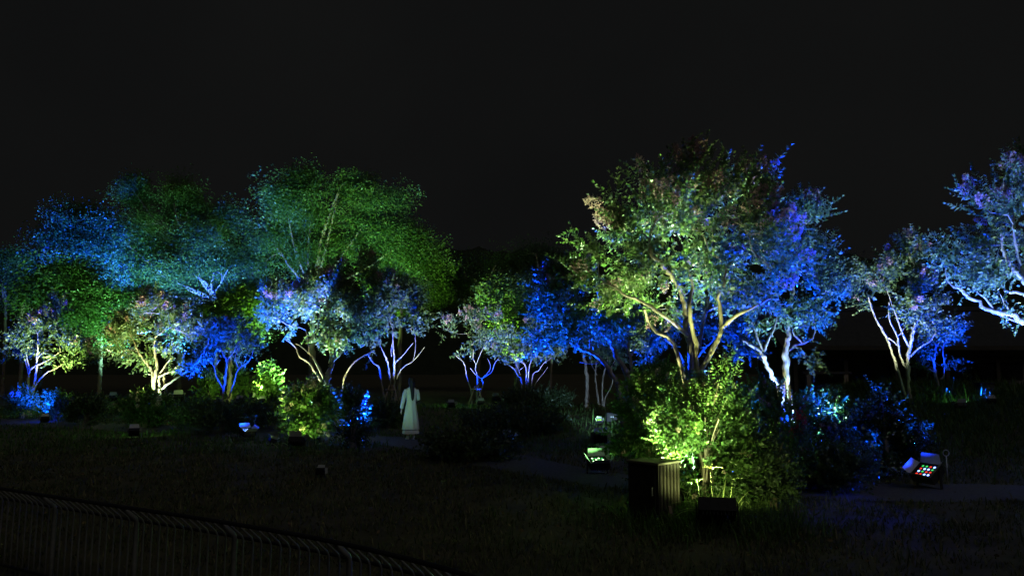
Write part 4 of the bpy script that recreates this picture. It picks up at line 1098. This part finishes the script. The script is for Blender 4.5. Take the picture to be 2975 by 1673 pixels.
# ------------------------------------------------------------------ name plate on two legs, rope stake, dark boxes on the mound
def name_plate():
    b = ground_pt(1750, 13.75)
    o = empty('plant_label', b, 'small mottled plate on two thin legs behind the green-flapped floodlight', 'sign')
    for sx in (-.08, .08):
        m = MB(); m.tube([(sx, 0, -.03), (sx * 1.1, .01, .42)], [.008, .008], 6); m.build('leg', M['steel'], o, True)
    m = MB(); m.box((0, .0, .46), (.26, .012, .12), Matrix.Rotation(R(-18), 3, 'X')); m.build('plate', M['sign_face'], o, bevel=.003)
name_plate()
def rope_stake():
    b = ground_pt(2733, 12.0)
    o = empty('rope_stake', b, 'thin metal stake with a ring on top beside the blue-flapped floodlight', 'stake')
    m = MB(); m.tube([(0, 0, -.05), (0, 0, .46)], [.010, .010], 8); m.build('rod', M['steel'], o, True)
    a = np.linspace(0, 2 * math.pi, 21)
    m = MB(); m.tube([(math.cos(t) * .048, 0, .51 + math.sin(t) * .048) for t in a], [.008] * 21, 6); m.build('ring', M['steel'], o, True)
rope_stake()
for lab, px, d, s in (('larger dark equipment box on the mound behind the small floodlight', 2855, 22.5, 1.0), ('smaller dark equipment box on the lawn beside the slim stems', 1775, 23.5, .8)):
    b = ground_pt(px, d)
    o = empty('equipment_box', b, lab, 'box', 'dark equipment boxes on the grass')
    m = MB(); m.box((0, 0, .16 * s), (.42 * s, .34 * s, .32 * s)); m.build('case', M['cabinet_dark'], o, bevel=.012)
    m = MB(); m.box((0, 0, .34 * s), (.45 * s, .37 * s, .04 * s)); m.build('lid', M['black_metal'], o, bevel=.008)
    m = MB(); m.bar((-.06 * s, -.18 * s, .2 * s), (.06 * s, -.18 * s, .2 * s), .014, .03); m.build('latch', M['steel'], o)

# ------------------------------------------------------------------ weeds in front of the lamps
def blade(P0, dirv, L, droop, wd, n=7):
    t = np.linspace(0, 1, n)
    dirv = norm(np.asarray(dirv, float))
    P = P0 + dirv * (L * t)[:, None] + np.array([0, 0, -1.0]) * (droop * L * t ** 2)[:, None]
    sd = norm(np.cross(dirv, [0, 0, 1.0]) + np.array([.001, 0, 0]))
    hw = (wd * (1 - t) ** .6)[:, None]
    V = np.concatenate([P - sd * hw, P + sd * hw + [0, 0, .003]])
    Fc = [(k, k + 1, n + k + 1, n + k) for k in range(n - 1)]
    return V, Fc
def weed(label, px, d, n, hgt, seed, fingers=(), spread=.25):
    rng = np.random.default_rng(seed)
    b = ground_pt(px, d)
    o = empty('weed', b, label, 'weed', 'weeds sprouting around the floodlights')
    for k in range(n):
        a = rng.uniform(0, 2 * math.pi)
        q = np.array([rng.normal(0, spread * .5), rng.normal(0, .05), 0])
        V, Fc = blade(q, (math.cos(a) * 1.0, math.sin(a) * .35, 1.1), hgt * rng.uniform(.6, 1.2), rng.uniform(.35, .85), .008 * rng.uniform(.7, 1.3) + d * .0002)
        m = MB(); m.add(V, Fc); m.build('leaf_blade', M['weed'], o, True)
    for (dx, h) in fingers:
        top = np.array([dx, 0, h])
        m = MB(); m.tube([(dx * .5, 0, 0), (dx * .8, 0, h * .5), top], [.004, .0035, .003], 5); st_ = m.build('stalk', M['weed'], o, True)
        for q in range(5):
            a = q * 1.26 + dx * 3
            V, Fc = blade(top, (math.cos(a), math.sin(a) * .8, float(rng.uniform(.25, 1.1))), .14 * rng.uniform(.7, 1.2), .35, .0028)
            m = MB(); m.add(V, Fc); m.build('seed_spike', M['weed'], st_, True)
weed('tall star-headed grass weed standing over the floodlight before the yellow-green shrub', 2070, 8.98, 28, .95, 1, ((-.06, .68), (-.22, .52), (.20, .55)), .42)
weed('green weed tuft glowing over the floodlight before the green shrub', 868, 17.62, 16, .70, 2, ((.22, .50), (-.2, .45)), .36)
weed('blue-lit grass stalks over the floodlight with the blue yoke', 732, 19.9, 8, .34, 3, ((-.14, .55), (.14, .6)), .2)
weed('thin weed beside the green-flapped floodlight', 1765, 13.3, 9, .30, 4, ((.1, .36),), .2)

# ------------------------------------------------------------------ fence with bent-over top
def fence():
    tops = [(-160, 1398), (0, 1418), (115, 1436), (345, 1470), (625, 1512), (985, 1576), (1370, 1673), (1800, 1830)]
    P = []
    for px, py in tops:
        z = .80
        u, v = (px - CX) / F, (CY - py) / F
        cp, sp = math.cos(PITCH), math.sin(PITCH)
        dy, dz = cp - v * sp, sp + v * cp
        s = (z - CAM_Z) / dz
        P.append((u * s, dy * s, z))
    C = spline(P, 160)
    L = np.concatenate([[0], np.cumsum(np.linalg.norm(np.diff(C, axis=0), axis=1))])
    tot = L[-1]
    at = lambda s: np.array([np.interp(s, L, C[:, k]) for k in range(3)])
    base = at(tot * .5); base[2] = 0
    o = empty('fence', base, 'low dark metal fence with bent-over bar tops along the lawn edge', 'fence')
    def nrm(s):
        t = at(min(tot, s + .05)) - at(max(0, s - .05)); t /= np.linalg.norm(t)
        n = np.array([-t[1], t[0], 0])
        return n if n[1] > 0 else -n          # points away from the viewer
    post0 = None
    sp_ = 1.14
    off = np.interp(115, [0, 230], [0, 1])
    # posts where the photo shows them: every 1.14 m
    d0 = np.linalg.norm(np.diff(np.array(P[:3]), axis=0), axis=1).sum()
    ss = np.arange(d0 - 2 * sp_, tot, sp_)
    ss = ss[ss > 0]
    def bent(s, r, nm):
        t = at(s); n = nrm(s)
        knee = t + n * .14 + [0, 0, -.125]
        ft = knee.copy(); ft[2] = float(G(ft[0], ft[1])) - .03
        m = MB(); m.tube([ft, (ft + knee) / 2, knee - [0, 0, .012], knee + (t - knee) * .12, t], [r] * 5, 8)
        m.build(nm, M['fence_metal'], o, True, world=True)
    for s in ss:
        bent(s, .020, 'post')
        for k in range(1, 12):
            if s + k * sp_ / 12 < tot: bent(s + k * sp_ / 12 + float(RNG.normal(0, .004)), .0075, 'bar')
    S = np.linspace(max(0, ss[0] - .05), tot, 90)
    m = MB(); m.tube([at(s) for s in S], [.016] * len(S), 8); m.build('top_rail', M['black_metal'], o, True, world=True)
    m = MB(); m.tube([at(s) + nrm(s) * .158 + [0, 0, -.135] for s in S], [.012] * len(S), 8); m.build('knee_rail', M['black_metal'], o, True, world=True)
    m = MB(); m.tube([at(s) + nrm(s) * .14 + [0, 0, -.72] for s in S], [.014] * len(S), 8); m.build('bottom_rail', M['black_metal'], o, True, world=True)
fence()

# ------------------------------------------------------------------ pavilion and wooden gate frame in the dark on the right
def pavilion():
    x0, x1, y0, y1 = gx(2300, 36), gx(3200, 36), 36.0, 41.0
    b = np.array([x0, y0, float(G(x0 + 3, y0))])
    o = empty('pavilion', b, 'long dark pavilion with tiled roof behind the mound', 'building')
    ev = U(2500, 1008, 36)[2] - b[2]
    Wd = x1 - x0
    m = MB(); m.box((Wd / 2, 4.9, ev / 2), (Wd, .15, ev)); m.build('wall', M['plaster'], o)
    m = MB(); m.add([(-.7, -.8, ev), (Wd + .7, -.8, ev), (Wd + .7, 2.5, ev + 2.0), (-.7, 2.5, ev + 2.0), (-.7, 5.8, ev), (Wd + .7, 5.8, ev)], [(0, 1, 2, 3), (3, 2, 5, 4), (0, 3, 4), (1, 5, 2)])
    rf = m.build('roof', M['roof_tile'], o)
    m = MB(); m.box((Wd / 2, 2.5, ev + 2.05), (Wd + 1.5, .35, .2)); m.build('ridge', M['roof_tile'], rf)
    m = MB(); m.box((Wd / 2, -.84, ev - .06), (Wd + 1.5, .07, .2)); m.build('fascia', M['dark_wood'], rf)
    m = MB(); m.box((Wd / 2, 0, ev - .5), (Wd, .16, .22)); m.build('beam', M['dark_wood'], o)
    for k in range(7):
        m = MB(); m.box((.15 + k * (Wd - .3) / 6, 0, (ev - .61) / 2), (.18, .18, ev - .61)); m.build('post', M['dark_wood'], o)
    for k in range(5):
        m = MB(); m.box((Wd * .52 + k * 1.5, 4.79, ev * .52), (1.3, .06, .9)); w_ = m.build('window', M['dark_wood'], o)
        m = MB(); m.box((Wd * .52 + k * 1.5, 4.752, ev * .52), (1.16, .01, .76)); m.build('pane', M['window_glass'], w_)
    m = MB(); m.box((Wd * .72, -.3, .45), (Wd * .5, .08, .08)); m.build('handrail', M['dark_wood'], o)
    g = ground_pt(2455, 27)
    q = empty('gate_frame', g, 'plain wooden gate frame of two posts and a beam in front of the pavilion', 'gate')
    hz = U(2455, 1088, 27)[2] - g[2]
    for dx in (0, -1.35):
        m = MB(); m.box((dx, 0, hz / 2 - .05), (.15, .12, hz + .1)); m.build('post', M['wood'], q)
    m = MB(); m.box((-.68, 0, hz + .07), (1.75, .14, .09)); m.build('beam', M['dark_wood'], q)
pavilion()

# ------------------------------------------------------------------ grass
def grass(name, n, region, h, mat, seed, keep=None, label=None):
    rng = np.random.default_rng(seed)
    P = region(rng, n)
    dd = np.min(np.linalg.norm(P[:, None, :] - PATHC[None, ::2, :2], axis=2), axis=1)
    P = P[dd > .72]
    cl = np.sin(P[:, 0] * 2.1 + np.sin(P[:, 1] * 1.7) * 1.5) * np.sin(P[:, 1] * 2.6 + np.sin(P[:, 0] * 1.3) * 1.2)
    P = P[rng.uniform(-1.1, .9, len(P)) < cl + .35]
    n = len(P)
    a = rng.uniform(0, 2 * math.pi, n); L = h * rng.uniform(.4, 1.3, n) * (1 + .8 * (rng.uniform(0, 1, n) > .93))
    lean = rng.uniform(.2, 1.3, n)
    B = np.column_stack([P, G(P[:, 0], P[:, 1]) - .01])
    D = np.column_stack([np.cos(a) * lean, np.sin(a) * lean, np.ones(n)]); D /= np.linalg.norm(D, axis=1)[:, None]
    sd = np.column_stack([-np.sin(a), np.cos(a), np.zeros(n)])
    wd = (.0022 + .0005 * P[:, 1])[:, None] * rng.uniform(.7, 1.4, n)[:, None]
    tip = B + D * L[:, None] - np.column_stack([np.zeros(n), np.zeros(n), .25 * L * lean])
    midp = B + D * (L * .55)[:, None]
    V = np.stack([B - sd * wd, B + sd * wd, midp + sd * wd * .8, midp - sd * wd * .8, tip], 1).reshape(-1, 3)
    i = np.arange(n)[:, None] * 5
    Fc = np.concatenate([i + [0, 1, 2], i + [0, 2, 3], i + [3, 2, 4]])
    o = tag(link(name, mesh_data(name, V, Fc, M[mat])), label, 'grass', kind='stuff')
def wedge(y0, y1, pw, lo=-.78, hi=.78):
    def f(rng, n):
        y = y0 + (y1 - y0) * rng.uniform(0, 1, n) ** pw
        return np.column_stack([y * rng.uniform(lo, hi, n), y])
    return f
grass('dry_grass', 90000, wedge(4.0, 17, 1.0), .10, 'grass', 5, label='dry short grass covering the dark lawn in front of the path')
grass('lawn_grass', 50000, wedge(16, 30, 1.0), .16, 'green_grass', 6, label='green lawn grass under the lit trees')
def moundr(rng, n): return np.column_stack([rng.normal(13.5, 3.4, n), rng.normal(21, 3.2, n)])
grass('mound_grass', 40000, moundr, .30, 'green_grass', 8, label='long green grass on the mound below the pale tree')
def tuft(rng, n): return np.column_stack([rng.normal(gx(2060, 9.2), .55, n), rng.normal(9.2, .45, n)])
grass('tall_grass', 4500, tuft, .26, 'green_grass', 9, label='longer green grass around the floodlight before the yellow-green shrub')

def fallen():
    rng = np.random.default_rng(77)
    P = np.concatenate([wedge(4, 15, 1.0)(rng, 350), np.column_stack([rng.normal(2.4, 1.3, 150), rng.normal(9.3, 1.0, 150)])])
    B = np.column_stack([P, G(P[:, 0], P[:, 1]) + .03])
    D = norm(np.column_stack([rng.normal(0, 1, (len(P), 2)), rng.normal(0, .25, len(P))]))
    V, Fc = scatter([(leaf(np.zeros(3), np.array([0, 0, 1.0]), np.array([0, 1.0, 0]), 1.0, .3), LF)], B, frames(D, rng), rng.uniform(.03, .07, len(P)), rng)
    tag(link('fallen_leaves', mesh_data('fallen_leaves', V, Fc, M['dry_leaf'])), 'dry fallen leaves scattered over the dark lawn', 'leaves', kind='stuff')
M['dry_leaf'] = leaf_mat('dry_leaf', [(0.0, (0.08, 0.05, 0.025)), (1.0, (0.17, 0.12, 0.06))], trans=.15, rough=.7, spec=.2)
fallen()
